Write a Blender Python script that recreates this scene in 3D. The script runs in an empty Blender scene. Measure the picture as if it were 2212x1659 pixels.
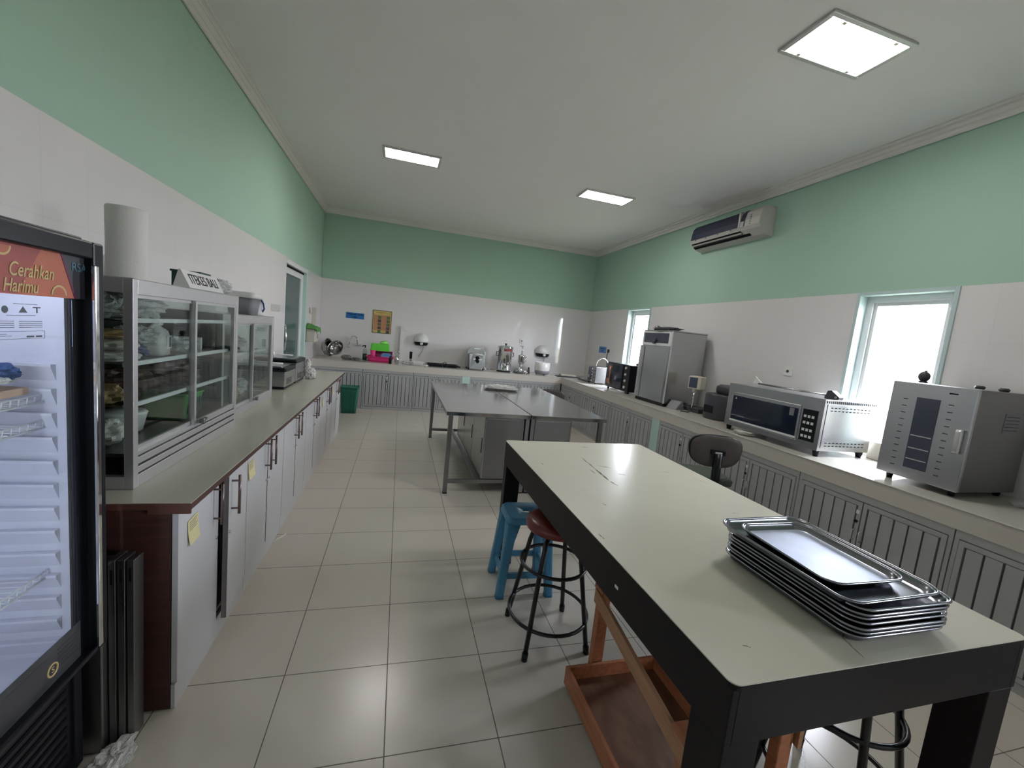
import bpy, bmesh, math, random
from mathutils import Vector, Matrix, noise
random.seed(7)
S = bpy.context.scene
COL = S.collection
PI = math.pi

# ------------------------------------------------------------------ camera, world, exposure
cd = bpy.data.cameras.new('camera'); cam = bpy.data.objects.new('camera', cd); COL.objects.link(cam)
cd.sensor_width = 36.0; cd.lens = 36.0 * 895.5 / 2212.0; cd.clip_start = 0.02
RV = Vector((0.9611, 0.0676, 0.2677)); 
_R = [[0.9611, -0.2569, 0.1014], [0.0676, -0.1371, -0.9882], [0.2677, 0.9567, -0.1144]]
rt, dn, fw = [Vector(r).normalized() for r in _R]
M = Matrix((rt, -dn, -fw)).transposed().to_4x4()
M.translation = Vector((1.1884, 0.0, 1.4533))
cam.matrix_world = M
S.camera = cam
S.view_settings.view_transform = 'Standard'; S.view_settings.look = 'None'
S.view_settings.gamma = 1.0; S.view_settings.use_curve_mapping = False
S.view_settings.exposure = 0.42

W = bpy.data.worlds.new('sky'); S.world = W; W.use_nodes = True
wn = W.node_tree.nodes; wl = W.node_tree.links; wn.clear()
wo = wn.new('ShaderNodeOutputWorld'); wb = wn.new('ShaderNodeBackground')
wb.inputs[0].default_value = (0.86, 0.885, 1.0, 1); wb.inputs[1].default_value = 36.0
wl.new(wb.outputs[0], wo.inputs[0])
SKY = wb

# room (metres)
XL, XR, YB, YF, ZC, ZG = -0.166, 4.91, -2.3, 7.88, 3.278, 2.112

def area(name, loc, rot, sx, sy, power, col=(1, 1, 1), portal=False):
    l = bpy.data.lights.new(name, 'AREA'); l.shape = 'RECTANGLE'; l.size = sx; l.size_y = sy
    l.energy = power; l.color = col
    if portal: l.cycles.is_portal = True
    o = bpy.data.objects.new(name, l); o.location = loc; o.rotation_euler = rot; COL.objects.link(o)
    return o
WINS = [(5.75, 6.43), (2.04, 2.715), (-1.66, -0.99)]
for (a, b) in WINS:
    area('window_portal', (XR + 0.12, (a + b) / 2, 1.45), (0, PI / 2, 0), 1.30, b - a, 1, portal=True)

# ------------------------------------------------------------------ materials
def mat(name, col, rough=0.5, metal=0.0, var=0.0, scale=30.0, emit=0.0, bump=0.0, spec=0.5, coat=0.0, aniso=None):
    m = bpy.data.materials.new(name); m.use_nodes = True
    nt = m.node_tree; n = nt.nodes; l = nt.links
    b = n['Principled BSDF']
    b.inputs['Roughness'].default_value = rough; b.inputs['Metallic'].default_value = metal
    b.inputs['Specular IOR Level'].default_value = spec
    if coat: b.inputs['Coat Weight'].default_value = coat
    c = (col[0], col[1], col[2], 1)
    b.inputs['Base Color'].default_value = c
    if var or bump:
        tc = n.new('ShaderNodeTexCoord'); mp = n.new('ShaderNodeMapping'); tx = n.new('ShaderNodeTexNoise')
        tx.inputs['Scale'].default_value = scale; tx.inputs['Detail'].default_value = 4
        l.new(tc.outputs['Object'], mp.inputs[0]); l.new(mp.outputs[0], tx.inputs[0])
        if aniso: mp.inputs['Scale'].default_value = aniso
        if var:
            mx = n.new('ShaderNodeMix'); mx.data_type = 'RGBA'
            mx.inputs[6].default_value = (c[0] * (1 - var), c[1] * (1 - var), c[2] * (1 - var), 1)
            mx.inputs[7].default_value = (min(1, c[0] * (1 + var)), min(1, c[1] * (1 + var)), min(1, c[2] * (1 + var)), 1)
            l.new(tx.outputs[0], mx.inputs[0]); l.new(mx.outputs[2], b.inputs['Base Color'])
        if bump:
            bp = n.new('ShaderNodeBump'); bp.inputs['Strength'].default_value = bump; bp.inputs['Distance'].default_value = 0.003
            l.new(tx.outputs[0], bp.inputs['Height']); l.new(bp.outputs[0], b.inputs['Normal'])
    if emit:
        b.inputs['Emission Color'].default_value = c; b.inputs['Emission Strength'].default_value = emit
    return m

def glass(name, tint=(0.9, 0.95, 0.95), alpha=0.9, rough=0.02):
    m = bpy.data.materials.new(name); m.use_nodes = True
    nt = m.node_tree; n = nt.nodes; l = nt.links; n.clear()
    o = n.new('ShaderNodeOutputMaterial'); t = n.new('ShaderNodeBsdfTransparent'); g = n.new('ShaderNodeBsdfGlossy')
    t.inputs[0].default_value = (*tint, 1); g.inputs['Roughness'].default_value = rough
    w = n.new('ShaderNodeLayerWeight'); w.inputs[0].default_value = 0.5
    pw = n.new('ShaderNodeMath'); pw.operation = 'POWER'; pw.inputs[1].default_value = 5.0; l.new(w.outputs['Facing'], pw.inputs[0])
    f = n.new('ShaderNodeMath'); f.operation = 'MULTIPLY_ADD'; f.inputs[1].default_value = 0.95; f.inputs[2].default_value = 0.045; l.new(pw.outputs[0], f.inputs[0])
    mx = n.new('ShaderNodeMixShader')
    l.new(f.outputs[0], mx.inputs[0]); l.new(t.outputs[0], mx.inputs[1]); l.new(g.outputs[0], mx.inputs[2])
    l.new(mx.outputs[0], o.inputs[0])
    return m

def film(name, col=(0.75, 0.76, 0.74), alpha=0.5, rough=0.2):
    """crinkled plastic film: partly see-through"""
    m = bpy.data.materials.new(name); m.use_nodes = True
    nt = m.node_tree; n = nt.nodes; l = nt.links
    b = n['Principled BSDF']; b.inputs['Base Color'].default_value = (*col, 1); b.inputs['Roughness'].default_value = rough
    b.inputs['Alpha'].default_value = alpha
    tc = n.new('ShaderNodeTexCoord'); tx = n.new('ShaderNodeTexNoise'); tx.inputs['Scale'].default_value = 40
    tx.inputs['Distortion'].default_value = 2.0
    bp = n.new('ShaderNodeBump'); bp.inputs['Strength'].default_value = 0.9; bp.inputs['Distance'].default_value = 0.01
    l.new(tc.outputs['Object'], tx.inputs[0]); l.new(tx.outputs[0], bp.inputs['Height']); l.new(bp.outputs[0], b.inputs['Normal'])
    return m

def grid_mat(name, col, grout, px, py, ox, oy, gw, axes, rough=0.2, var=0.03, gmix=1.0, spec=0.5, coat=0.0):
    """rectangular tiles with grout lines in world coordinates; axes picks the two world axes"""
    m = bpy.data.materials.new(name); m.use_nodes = True
    nt = m.node_tree; n = nt.nodes; l = nt.links; b = n['Principled BSDF']
    b.inputs['Specular IOR Level'].default_value = spec
    if coat: b.inputs['Coat Weight'].default_value = coat
    g = n.new('ShaderNodeNewGeometry'); s = n.new('ShaderNodeSeparateXYZ'); l.new(g.outputs['Position'], s.inputs[0])
    def mth(op, a, bb=None):
        q = n.new('ShaderNodeMath'); q.operation = op
        for i, v in enumerate((a, bb)):
            if v is None: continue
            if isinstance(v, (int, float)): q.inputs[i].default_value = v
            else: l.new(v, q.inputs[i])
        return q.outputs[0]
    masks = []; cells = []
    for ax, per, off in ((axes[0], px, ox), (axes[1], py, oy)):
        t = mth('DIVIDE', mth('SUBTRACT', s.outputs[ax], off), per)
        fr = mth('FRACT', t); cells.append(mth('FLOOR', t))
        d = mth('MULTIPLY', mth('MINIMUM', fr, mth('SUBTRACT', 1.0, fr)), per)
        masks.append(mth('LESS_THAN', d, gw / 2))
    mk = mth('MULTIPLY', mth('MAXIMUM', masks[0], masks[1]), gmix)
    wn_ = n.new('ShaderNodeTexWhiteNoise'); cb = n.new('ShaderNodeCombineXYZ')
    l.new(cells[0], cb.inputs[0]); l.new(cells[1], cb.inputs[1]); l.new(cb.outputs[0], wn_.inputs[0])
    tx = n.new('ShaderNodeTexNoise'); tx.inputs['Scale'].default_value = 6; l.new(g.outputs['Position'], tx.inputs[0])
    vv = mth('ADD', mth('MULTIPLY', wn_.outputs[0], 0.5), mth('MULTIPLY', tx.outputs[0], 0.5))
    mx = n.new('ShaderNodeMix'); mx.data_type = 'RGBA'
    mx.inputs[6].default_value = (*[c * (1 - var) for c in col], 1); mx.inputs[7].default_value = (*[min(1, c * (1 + var)) for c in col], 1)
    l.new(vv, mx.inputs[0])
    m2 = n.new('ShaderNodeMix'); m2.data_type = 'RGBA'; l.new(mk, m2.inputs[0]); l.new(mx.outputs[2], m2.inputs[6])
    m2.inputs[7].default_value = (*grout, 1); l.new(m2.outputs[2], b.inputs['Base Color'])
    r = mth('ADD', rough, mth('MULTIPLY', mk, 0.4)); l.new(r, b.inputs['Roughness'])
    return m

def wood(name, c1, c2, scale=(2, 30, 30), rough=0.5):
    m = bpy.data.materials.new(name); m.use_nodes = True
    nt = m.node_tree; n = nt.nodes; l = nt.links; b = n['Principled BSDF']; b.inputs['Roughness'].default_value = rough
    tc = n.new('ShaderNodeTexCoord'); mp = n.new('ShaderNodeMapping'); mp.inputs['Scale'].default_value = scale
    tx = n.new('ShaderNodeTexNoise'); tx.inputs['Scale'].default_value = 3; tx.inputs['Detail'].default_value = 6
    cr = n.new('ShaderNodeValToRGB'); cr.color_ramp.elements[0].position = 0.35; cr.color_ramp.elements[1].position = 0.65
    cr.color_ramp.elements[0].color = (*c1, 1); cr.color_ramp.elements[1].color = (*c2, 1)
    l.new(tc.outputs['Object'], mp.inputs[0]); l.new(mp.outputs[0], tx.inputs[0]); l.new(tx.outputs[0], cr.inputs[0])
    l.new(cr.outputs[0], b.inputs['Base Color'])
    return m

def brushed(name, col, rough, ax):
    m = mat(name, col, rough, 1.0, var=0.10, scale=4.0, aniso=ax)
    return m

m_ceil = mat('ceiling_paint', (0.80, 0.785, 0.775), 0.9, var=0.02, scale=3)
m_corn = mat('cornice_plaster', (0.74, 0.72, 0.68), 0.8)
m_green = mat('green_wall_paint', (0.385, 0.565, 0.455), 0.75, var=0.02, scale=2)
m_floor = grid_mat('floor_tile', (0.545, 0.505, 0.435), (0.10, 0.085, 0.07), 0.4, 0.4, 0.8325, 2.4826, 0.004, (0, 1), rough=0.23, var=0.035, gmix=0.95)
m_tile_y = grid_mat('wall_tile_across', (0.74, 0.72, 0.71), (0.55, 0.54, 0.53), 0.245, 0.385, 0.10, 0.572, 0.003, (0, 2), rough=0.045, var=0.012, gmix=0.28)
m_tile_x = grid_mat('wall_tile_along', (0.74, 0.72, 0.71), (0.55, 0.54, 0.53), 0.245, 0.385, 0.12, 0.572, 0.003, (1, 2), rough=0.06, var=0.012, gmix=0.28)
m_ctile = mat('counter_tile', (0.58, 0.56, 0.50), 0.13, var=0.03, scale=5)
m_cedge = mat('counter_edge_tile', (0.60, 0.565, 0.51), 0.3, var=0.03, scale=5)
m_lam = mat('beige_laminate', (0.44, 0.435, 0.36), 0.22, var=0.03, scale=60)
m_lamw = mat('cream_laminate', (0.67, 0.645, 0.54), 0.25, var=0.03, scale=8)
m_brown = wood('dark_brown_board', (0.055, 0.022, 0.018), (0.09, 0.036, 0.028), (1, 1, 12), 0.45)
m_edgeb = mat('brown_edging', (0.13, 0.05, 0.035), 0.5)
m_door = mat('grey_white_laminate', (0.60, 0.60, 0.62), 0.35, var=0.015, scale=5)
m_pvc = mat('grey_pvc', (0.40, 0.41, 0.41), 0.4, var=0.04, scale=4)
m_pvcd = mat('grey_groove', (0.06, 0.065, 0.07), 0.6)
m_teal = mat('pale_teal_paint', (0.48, 0.66, 0.60), 0.7)
m_alu = mat('aluminium', (0.62, 0.61, 0.61), 0.36, 0.75, var=0.05, scale=20)
m_aluw = mat('white_aluminium', (0.74, 0.76, 0.76), 0.35)
m_ss = brushed('stainless_steel', (0.50, 0.51, 0.52), 0.27, (1, 40, 40))
m_sst = mat('stainless_table_top', (0.50, 0.51, 0.51), 0.13, 1.0, var=0.1, scale=3.5, bump=0.25)
m_ssd = brushed('dull_stainless', (0.27, 0.27, 0.27), 0.36, (1, 1, 30))
m_chrome = mat('chrome', (0.75, 0.75, 0.76), 0.08, 1.0)
m_handle = mat('bronze_bar', (0.23, 0.18, 0.17), 0.3, 0.9)
m_black = mat('black_plastic', (0.008, 0.009, 0.013), 0.3, spec=0.3)
m_blackm = mat('black_painted_metal', (0.012, 0.012, 0.013), 0.28, 0.0)
m_blackw = mat('black_board', (0.012, 0.010, 0.010), 0.45, var=0.1, scale=10, spec=0.18)
m_navy = mat('navy_filter_mesh', (0.012, 0.018, 0.045), 0.6)
m_void = mat('dark_interior', (0.01, 0.01, 0.012), 0.8, spec=0.1)
m_glass = glass('clear_glass', (0.92, 0.95, 0.94))
m_glassg = glass('grey_green_glass', (0.88, 0.92, 0.905), rough=0.01)
m_pane = glass('window_glass', (0.97, 0.98, 0.98))
m_doorg = mat('frosted_teal_glass', (0.055, 0.105, 0.105), 0.18)
m_ovg = mat('dark_oven_glass', (0.012, 0.018, 0.035), 0.06)
m_smoke = mat('smoked_glass_panel', (0.05, 0.06, 0.09), 0.1)
m_lamp = mat('lit_diffuser', (1.0, 0.945, 0.935), 0.5, emit=27.0)
m_led = mat('lit_led_tube', (0.86, 0.9, 1.0), 0.5, emit=14.0)
m_white = mat('white_plastic', (0.72, 0.72, 0.70), 0.35)
m_ivory = mat('ivory_plastic', (0.62, 0.58, 0.49), 0.4)
m_acw = mat('aged_white_plastic', (0.50, 0.485, 0.45), 0.45)
m_grey = mat('grey_plastic', (0.22, 0.22, 0.24), 0.4)
m_dgrey = mat('dark_grey_plastic', (0.05, 0.05, 0.06), 0.4)
m_paper = mat('white_paper', (0.80, 0.80, 0.78), 0.8)
m_yel = mat('yellow_paper', (0.72, 0.66, 0.36), 0.8)
m_ink = mat('black_ink', (0.02, 0.02, 0.03), 0.7)
m_blue = mat('blue_plastic', (0.06, 0.235, 0.38), 0.4, var=0.05, scale=6)
m_red = mat('oxblood_vinyl', (0.16, 0.025, 0.02), 0.3)
m_wood = wood('orange_wood', (0.36, 0.125, 0.055), (0.46, 0.185, 0.085), (20, 2, 20))
m_woodp = wood('edge_plywood', (0.38, 0.20, 0.10), (0.50, 0.27, 0.14), (3, 2, 60))
m_binply = wood('stained_ply', (0.16, 0.075, 0.04), (0.24, 0.12, 0.07), (6, 3, 3))
m_bin = mat('green_bin_plastic', (0.012, 0.14, 0.095), 0.35)
m_lime = mat('lime_plastic', (0.13, 0.62, 0.06), 0.35)
m_limel = mat('light_lime_plastic', (0.30, 0.78, 0.16), 0.35)
m_pink = mat('pink_plastic', (0.78, 0.04, 0.22), 0.35)
m_magd = mat('magenta_plastic', (0.22, 0.01, 0.09), 0.35)
m_bplate = mat('blue_plate', (0.13, 0.28, 0.52), 0.3)
m_bsign = mat('blue_sign_board', (0.012, 0.16, 0.42), 0.5)
m_bsignd = mat('dark_blue_print', (0.008, 0.05, 0.16), 0.5)
m_lbsign = mat('light_blue_sign', (0.10, 0.26, 0.58), 0.5)
m_post = mat('poster_yellow', (0.55, 0.44, 0.15), 0.6, var=0.05, scale=8)
m_posto = mat('poster_orange', (0.50, 0.24, 0.13), 0.6, var=0.1, scale=8)
m_postg = mat('poster_photo_green', (0.10, 0.17, 0.07), 0.6, var=0.4, scale=60)
m_postd = mat('poster_photo_dark', (0.09, 0.07, 0.08), 0.6, var=0.6, scale=80)
m_fabg = mat('grey_fabric', (0.105, 0.09, 0.088), 0.9, var=0.1, scale=200, bump=0.2)
m_fabgr = mat('green_grey_fabric', (0.10, 0.125, 0.10), 0.9, var=0.1, scale=200)
m_towel = mat('paper_towel', (0.66, 0.655, 0.62), 0.95, var=0.03, scale=60, bump=0.5)
m_fliner = mat('fridge_liner', (0.66, 0.67, 0.78), 0.35)
m_wire = mat('white_wire', (0.85, 0.86, 0.9), 0.3)
m_bagc = film('clear_bag', (0.86, 0.87, 0.85), 0.55)
m_bagw = film('milky_bag', (0.72, 0.72, 0.68), 0.85)
m_bagb = mat('brown_bag', (0.085, 0.05, 0.038), 0.25, var=0.5, scale=25)
m_flour = mat('flour_packet', (0.62, 0.60, 0.55), 0.5, var=0.1, scale=20)
m_tan = mat('tan_packet', (0.40, 0.27, 0.13), 0.5, var=0.3, scale=20)
m_bcloth = mat('blue_cloth', (0.03, 0.07, 0.20), 0.9, var=0.2, scale=20)
m_gbask = mat('green_basket', (0.08, 0.33, 0.07), 0.4)
m_dgreen = mat('dark_green_card', (0.008, 0.055, 0.04), 0.5)
m_gcloth = mat('green_cloth', (0.11, 0.30, 0.08), 0.95, var=0.15, scale=30, bump=0.4)
m_dcloth = mat('striped_cloth', (0.20, 0.20, 0.19), 0.9, var=0.8, scale=35)
m_orange = mat('banner_orange', (0.50, 0.14, 0.075), 0.4)
m_oranged = mat('banner_dark_orange', (0.36, 0.07, 0.06), 0.4)
m_purple = mat('banner_purple', (0.12, 0.015, 0.07), 0.4)
m_cream = mat('banner_cream', (0.60, 0.47, 0.22), 0.5)
m_lines = mat('print_grey', (0.16, 0.16, 0.20), 0.6)
m_logob = mat('logo_blue_grey', (0.12, 0.25, 0.32), 0.5)
m_band1 = mat('sticker_band', (0.05, 0.055, 0.06), 0.4, var=0.8, scale=14)
m_band2 = mat('sticker_olive', (0.10, 0.12, 0.07), 0.4)
m_ext = mat('outside_render', (0.60, 0.47, 0.30), 0.9, var=0.1, scale=2)
m_grass = mat('outside_grass', (0.17, 0.185, 0.12), 0.95, var=0.3, scale=6)
m_copper = mat('copper_trim', (0.75, 0.36, 0.22), 0.3, 0.8)
m_greenb = mat('dark_green_liquid', (0.01, 0.07, 0.04), 0.2)
m_cerw = mat('white_ceramic', (0.78, 0.77, 0.75), 0.15)
m_tan2 = mat('chopping_board', (0.55, 0.50, 0.42), 0.5)
m_scuff = mat('scuffed_core', (0.19, 0.165, 0.12), 0.8)
m_pan = mat('aluminium_pan', (0.30, 0.31, 0.34), 0.22, 1.0, var=0.12, scale=12)
m_panw = mat('worn_pan_base', (0.42, 0.46, 0.56), 0.5, 0.9, var=0.18, scale=14)
m_red2 = mat('red_print', (0.22, 0.03, 0.03), 0.5)
m_screen = mat('grey_lcd', (0.06, 0.08, 0.12), 0.15)
m_tealtop = mat('sill_teal', (0.50, 0.62, 0.62), 0.5)

# ------------------------------------------------------------------ mesh helpers
class MB:
    def __init__(s): s.bm = bmesh.new(); s.mats = []
    def mi(s, m):
        if m is None: return 0
        if m not in s.mats: s.mats.append(m)
        return s.mats.index(m)
    def _face(s, vs, i, smooth=False):
        try:
            f = s.bm.faces.new(vs); f.material_index = i; f.smooth = smooth; return f
        except ValueError: return None
    def box(s, x0, x1, y0, y1, z0, z1, m=None, T=None):
        i = s.mi(m)
        c = [Vector((x, y, z)) for z in (z0, z1) for y in (y0, y1) for x in (x0, x1)]
        if T is not None: c = [T @ v for v in c]
        v = [s.bm.verts.new(p) for p in c]
        for q in ((0, 2, 3, 1), (4, 5, 7, 6), (0, 1, 5, 4), (2, 6, 7, 3), (0, 4, 6, 2), (1, 3, 7, 5)): s._face([v[k] for k in q], i)
        return s
    def tube(s, pts, r, m=None, seg=10, caps=True, closed=False):
        i = s.mi(m); pts = [Vector(p) for p in pts]; n = len(pts); rings = []
        rr = r if isinstance(r, (list, tuple)) else [r] * n
        up = None
        for k in range(n):
            a = pts[(k - 1) % n] if (closed or k > 0) else pts[k]; b = pts[(k + 1) % n] if (closed or k < n - 1) else pts[k]
            t = (b - a).normalized()
            if up is None:
                up = Vector((0, 0, 1)) if abs(t.z) < 0.9 else Vector((1, 0, 0))
            u = t.cross(up)
            if u.length < 1e-4: u = t.cross(Vector((0, 1, 0)))
            u.normalize(); w = u.cross(t).normalized(); up = w
            rings.append([s.bm.verts.new(pts[k] + (u * math.cos(2 * PI * j / seg) + w * math.sin(2 * PI * j / seg)) * rr[k]) for j in range(seg)])
        for k in range(n if closed else n - 1):
            A, B = rings[k], rings[(k + 1) % n]
            for j in range(seg): s._face([A[j], A[(j + 1) % seg], B[(j + 1) % seg], B[j]], i, True)
        if caps and not closed: s._face(rings[0][::-1], i); s._face(rings[-1], i)
        return s
    def ring(s, c, R, r, m=None, n=36, seg=8, T=None):
        pts = [Vector((c[0] + R * math.cos(2 * PI * k / n), c[1] + R * math.sin(2 * PI * k / n), c[2])) for k in range(n)]
        if T is not None: pts = [T @ p for p in pts]
        return s.tube(pts, r, m, seg, closed=True)
    def loft(s, rings, m=None, cap0=True, cap1=True, smooth=True, mats=None):
        i = s.mi(m); R = [[s.bm.verts.new(p) for p in r] for r in rings]; n = len(R[0])
        for k in range(len(R) - 1):
            ii = s.mi(mats[k]) if mats else i
            for j in range(n): s._face([R[k][j], R[k][(j + 1) % n], R[k + 1][(j + 1) % n], R[k + 1][j]], ii, smooth)
        if cap0: s._face(R[0][::-1], s.mi(mats[0]) if mats else i)
        if cap1: s._face(R[-1], s.mi(mats[-1]) if mats else i)
        return s
    def lathe(s, prof, m=None, c=(0, 0, 0), n=32, cap0=True, cap1=True, T=None, mats=None):
        rings = []
        for r, z in prof:
            ring = [Vector((c[0] + r * math.cos(2 * PI * k / n), c[1] + r * math.sin(2 * PI * k / n), c[2] + z)) for k in range(n)]
            if T is not None: ring = [T @ p for p in ring]
            rings.append(ring)
        return s.loft(rings, m, cap0, cap1, True, mats)
    def cyl(s, p0, p1, r, m=None, seg=16): return s.tube([p0, p1], r, m, seg)
    def poly(s, pts, ext, m=None):
        i = s.mi(m); ext = Vector(ext); a = [s.bm.verts.new(Vector(p)) for p in pts]; b = [s.bm.verts.new(Vector(p) + ext) for p in pts]; n = len(pts)
        s._face(a[::-1], i); s._face(b, i)
        for j in range(n): s._face([a[j], a[(j + 1) % n], b[(j + 1) % n], b[j]], i)
        return s
    def sphere(s, c, rx, ry, rz, m=None, u=20, v=12, a0=0, a1=PI):
        rings = []
        for k in range(v + 1):
            t = a0 + (a1 - a0) * k / v; r = max(1e-4, math.sin(t))
            rings.append([Vector((c[0] + rx * r * math.cos(2 * PI * j / u), c[1] + ry * r * math.sin(2 * PI * j / u), c[2] + rz * math.cos(t))) for j in range(u)])
        return s.loft(rings[::-1], m)
    def crumple(s, c, rx, ry, rz, m=None, amp=0.25, freq=3.0, seed=0, u=28, v=18, flat=True):
        rings = []; i = s.mi(m)
        for k in range(v + 1):
            t = PI * k / v; rr = max(1e-3, math.sin(t) ** 0.7); ring = []
            for j in range(u):
                a = 2 * PI * j / u
                d = Vector((rr * math.cos(a), rr * math.sin(a), -math.cos(t)))
                w = 1 + amp * (noise.noise(d * freq + Vector((seed * 3.1, seed, 0))) * 1.4 + 0.5 * noise.noise(d * freq * 2.7 + Vector((0, seed * 5.3, 1))))
                ring.append(Vector((c[0] + rx * d.x * w, c[1] + ry * d.y * w, max(c[2] - rz if flat else -9, c[2] + rz * d.z * w))))
            rings.append(ring)
        s.loft(rings, m, smooth=False)
        return s
    def build(s, name, m=None, parent=None, loc=None, bevel=0.0, seg=2, rot=None, smooth=None):
        me = bpy.data.meshes.new(name); bmesh.ops.recalc_face_normals(s.bm, faces=s.bm.faces); s.bm.to_mesh(me); s.bm.free()
        ms = s.mats if s.mats else [m]
        for q in ms: me.materials.append(q if q else m)
        o = bpy.data.objects.new(name, me); COL.objects.link(o)
        if parent is not None: o.parent = parent
        if loc is not None: o.location = loc
        if rot is not None: o.rotation_euler = rot
        if bevel:
            b = o.modifiers.new('bevel', 'BEVEL'); b.width = bevel; b.segments = seg; b.limit_method = 'ANGLE'; b.angle_limit = 0.6
        return o

def rrect(w, d, r, z, n=6, cx=0, cy=0):
    """rounded rectangle ring, w along x, d along y"""
    pts = []; r = min(r, w / 2 - 1e-4, d / 2 - 1e-4)
    for (sx, sy, a0) in ((1, 1, 0), (-1, 1, PI / 2), (-1, -1, PI), (1, -1, 3 * PI / 2)):
        for k in range(n + 1):
            a = a0 + PI / 2 * k / n
            pts.append(Vector((cx + sx * (w / 2 - r) + r * math.cos(a), cy + sy * (d / 2 - r) + r * math.sin(a), z)))
    return pts

def tag(o, label, cat, group=None, kind=None):
    if label: o['label'] = label
    if cat: o['category'] = cat
    if group: o['group'] = group
    if kind: o['kind'] = kind
    return o
def thing(name, label, cat, loc=(0, 0, 0), rz=0, group=None):
    o = bpy.data.objects.new(name, None); o.empty_display_size = 0.05; COL.objects.link(o)
    o.location = loc; o.rotation_euler = (0, 0, rz)
    return tag(o, label, cat, group)
def struct(o): o['kind'] = 'structure'; return o
def text_mesh(name, txt, size, m, parent=None, ext=0.0006, shear=0.0, align='CENTER', off=0.0, sx=1.0):
    """flat lettering lying in local XY, facing +Z"""
    c = bpy.data.curves.new(name, 'FONT'); c.body = txt; c.size = size; c.align_x = align; c.align_y = 'CENTER'; c.extrude = ext; c.shear = shear; c.offset = off
    t = bpy.data.objects.new(name, c); COL.objects.link(t)
    dg = bpy.context.evaluated_depsgraph_get(); me = bpy.data.meshes.new_from_object(t.evaluated_get(dg))
    bpy.data.objects.remove(t); me.name = name; me.materials.clear(); me.materials.append(m)
    for v in me.vertices: v.co.x *= sx
    o = bpy.data.objects.new(name, me); COL.objects.link(o)
    if parent is not None: o.parent = parent
    return o
def frame_xyz(o, origin, ex, ez):
    """place local X along ex, local Z along ez at origin (parent-local)"""
    ex = Vector(ex).normalized(); ez = Vector(ez).normalized(); ey = ez.cross(ex)
    m = Matrix((ex, ey, ez)).transposed().to_4x4(); m.translation = Vector(origin)
    o.matrix_basis = m; return o
def copy_tree(o, parent=None):
    c = o.copy(); COL.objects.link(c)
    if parent is not None: c.parent = parent; c.matrix_parent_inverse = o.matrix_parent_inverse
    for ch in [q for q in COL.objects if q.parent == o]: copy_tree(ch, c)
    return c

# ------------------------------------------------------------------ room shell
b = MB(); b.box(XL - 0.2, XR + 0.2, YB - 0.2, YF + 0.2, -0.15, 0, m_floor); struct(b.build('floor'))
b = MB(); b.box(XL - 0.2, XR + 0.2, YB - 0.2, YF + 0.2, ZC, ZC + 0.15, m_ceil); struct(b.build('ceiling'))

def wall(name, axis, pos, out, u0, u1, holes, mt, z1=ZC):
    """axis 'x': plane x=pos running along y. Green paint above the tiles, tiles below; holes=(a,b,z0,z1)"""
    b = MB(); us = sorted({u0, u1} | {h[0] for h in holes} | {h[1] for h in holes}); zs = sorted({0.0, ZG, z1} | {h[2] for h in holes} | {h[3] for h in holes})
    for i in range(len(us) - 1):
        for j in range(len(zs) - 1):
            uc = (us[i] + us[i + 1]) / 2; zc = (zs[j] + zs[j + 1]) / 2
            if any(h[0] < uc < h[1] and h[2] < zc < h[3] for h in holes): continue
            m = m_green if zc > ZG else mt
            lo, hi = sorted((pos + (0.006 * (1 if out > 0 else -1) if zc > ZG else 0), pos + out))
            if axis == 'x': b.box(lo, hi, us[i], us[i + 1], zs[j], zs[j + 1], m)
            else: b.box(us[i], us[i + 1], lo, hi, zs[j], zs[j + 1], m)
    return struct(b.build(name))
DOOR = (5.60, 6.755, 0.0, 2.09)
wall('wall_left', 'x', XL, -0.2, YB - 0.2, YF + 0.2, [DOOR], m_tile_x)
WZ0, WZ1 = 0.80, 2.112
wall('wall_right', 'x', XR, 0.2, YB - 0.2, YF + 0.2, [(a, c, WZ0, WZ1) for a, c in WINS], m_tile_x)
wall('wall_far', 'y', YF, 0.2, XL, XR, [], m_tile_y)
wall('wall_back', 'y', YB, -0.2, XL, XR, [], m_tile_y)

# stepped cornices
def cornice(name, axis, pos, sgn, u0, u1, mit0=True, mit1=True):
    prof = [(0, -0.085), (0.012, -0.085), (0.012, -0.072), (0.028, -0.058), (0.034, -0.058), (0.034, -0.046), (0.052, -0.030), (0.060, -0.030), (0.060, -0.016), (0.074, -0.010), (0.085, -0.010), (0.085, 0), (0, 0)]
    rings = []
    for end, u in ((0, u0), (1, u1)):
        r = []
        for d, z in prof:
            uu = u + (d if end == 0 else -d)
            p = (pos + sgn * d, uu, ZC + z) if axis == 'x' else (uu, pos + sgn * d, ZC + z)
            r.append(Vector(p))
        rings.append(r)
    b = MB(); b.loft(rings, m_corn, smooth=False); return struct(b.build(name))
cornice('trim_1', 'x', XL, 1, YB, YF); cornice('trim_2', 'x', XR, -1, YB, YF)
cornice('trim_3', 'y', YF, -1, XL, XR); cornice('trim_4', 'y', YB, 1, XL, XR)

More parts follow.
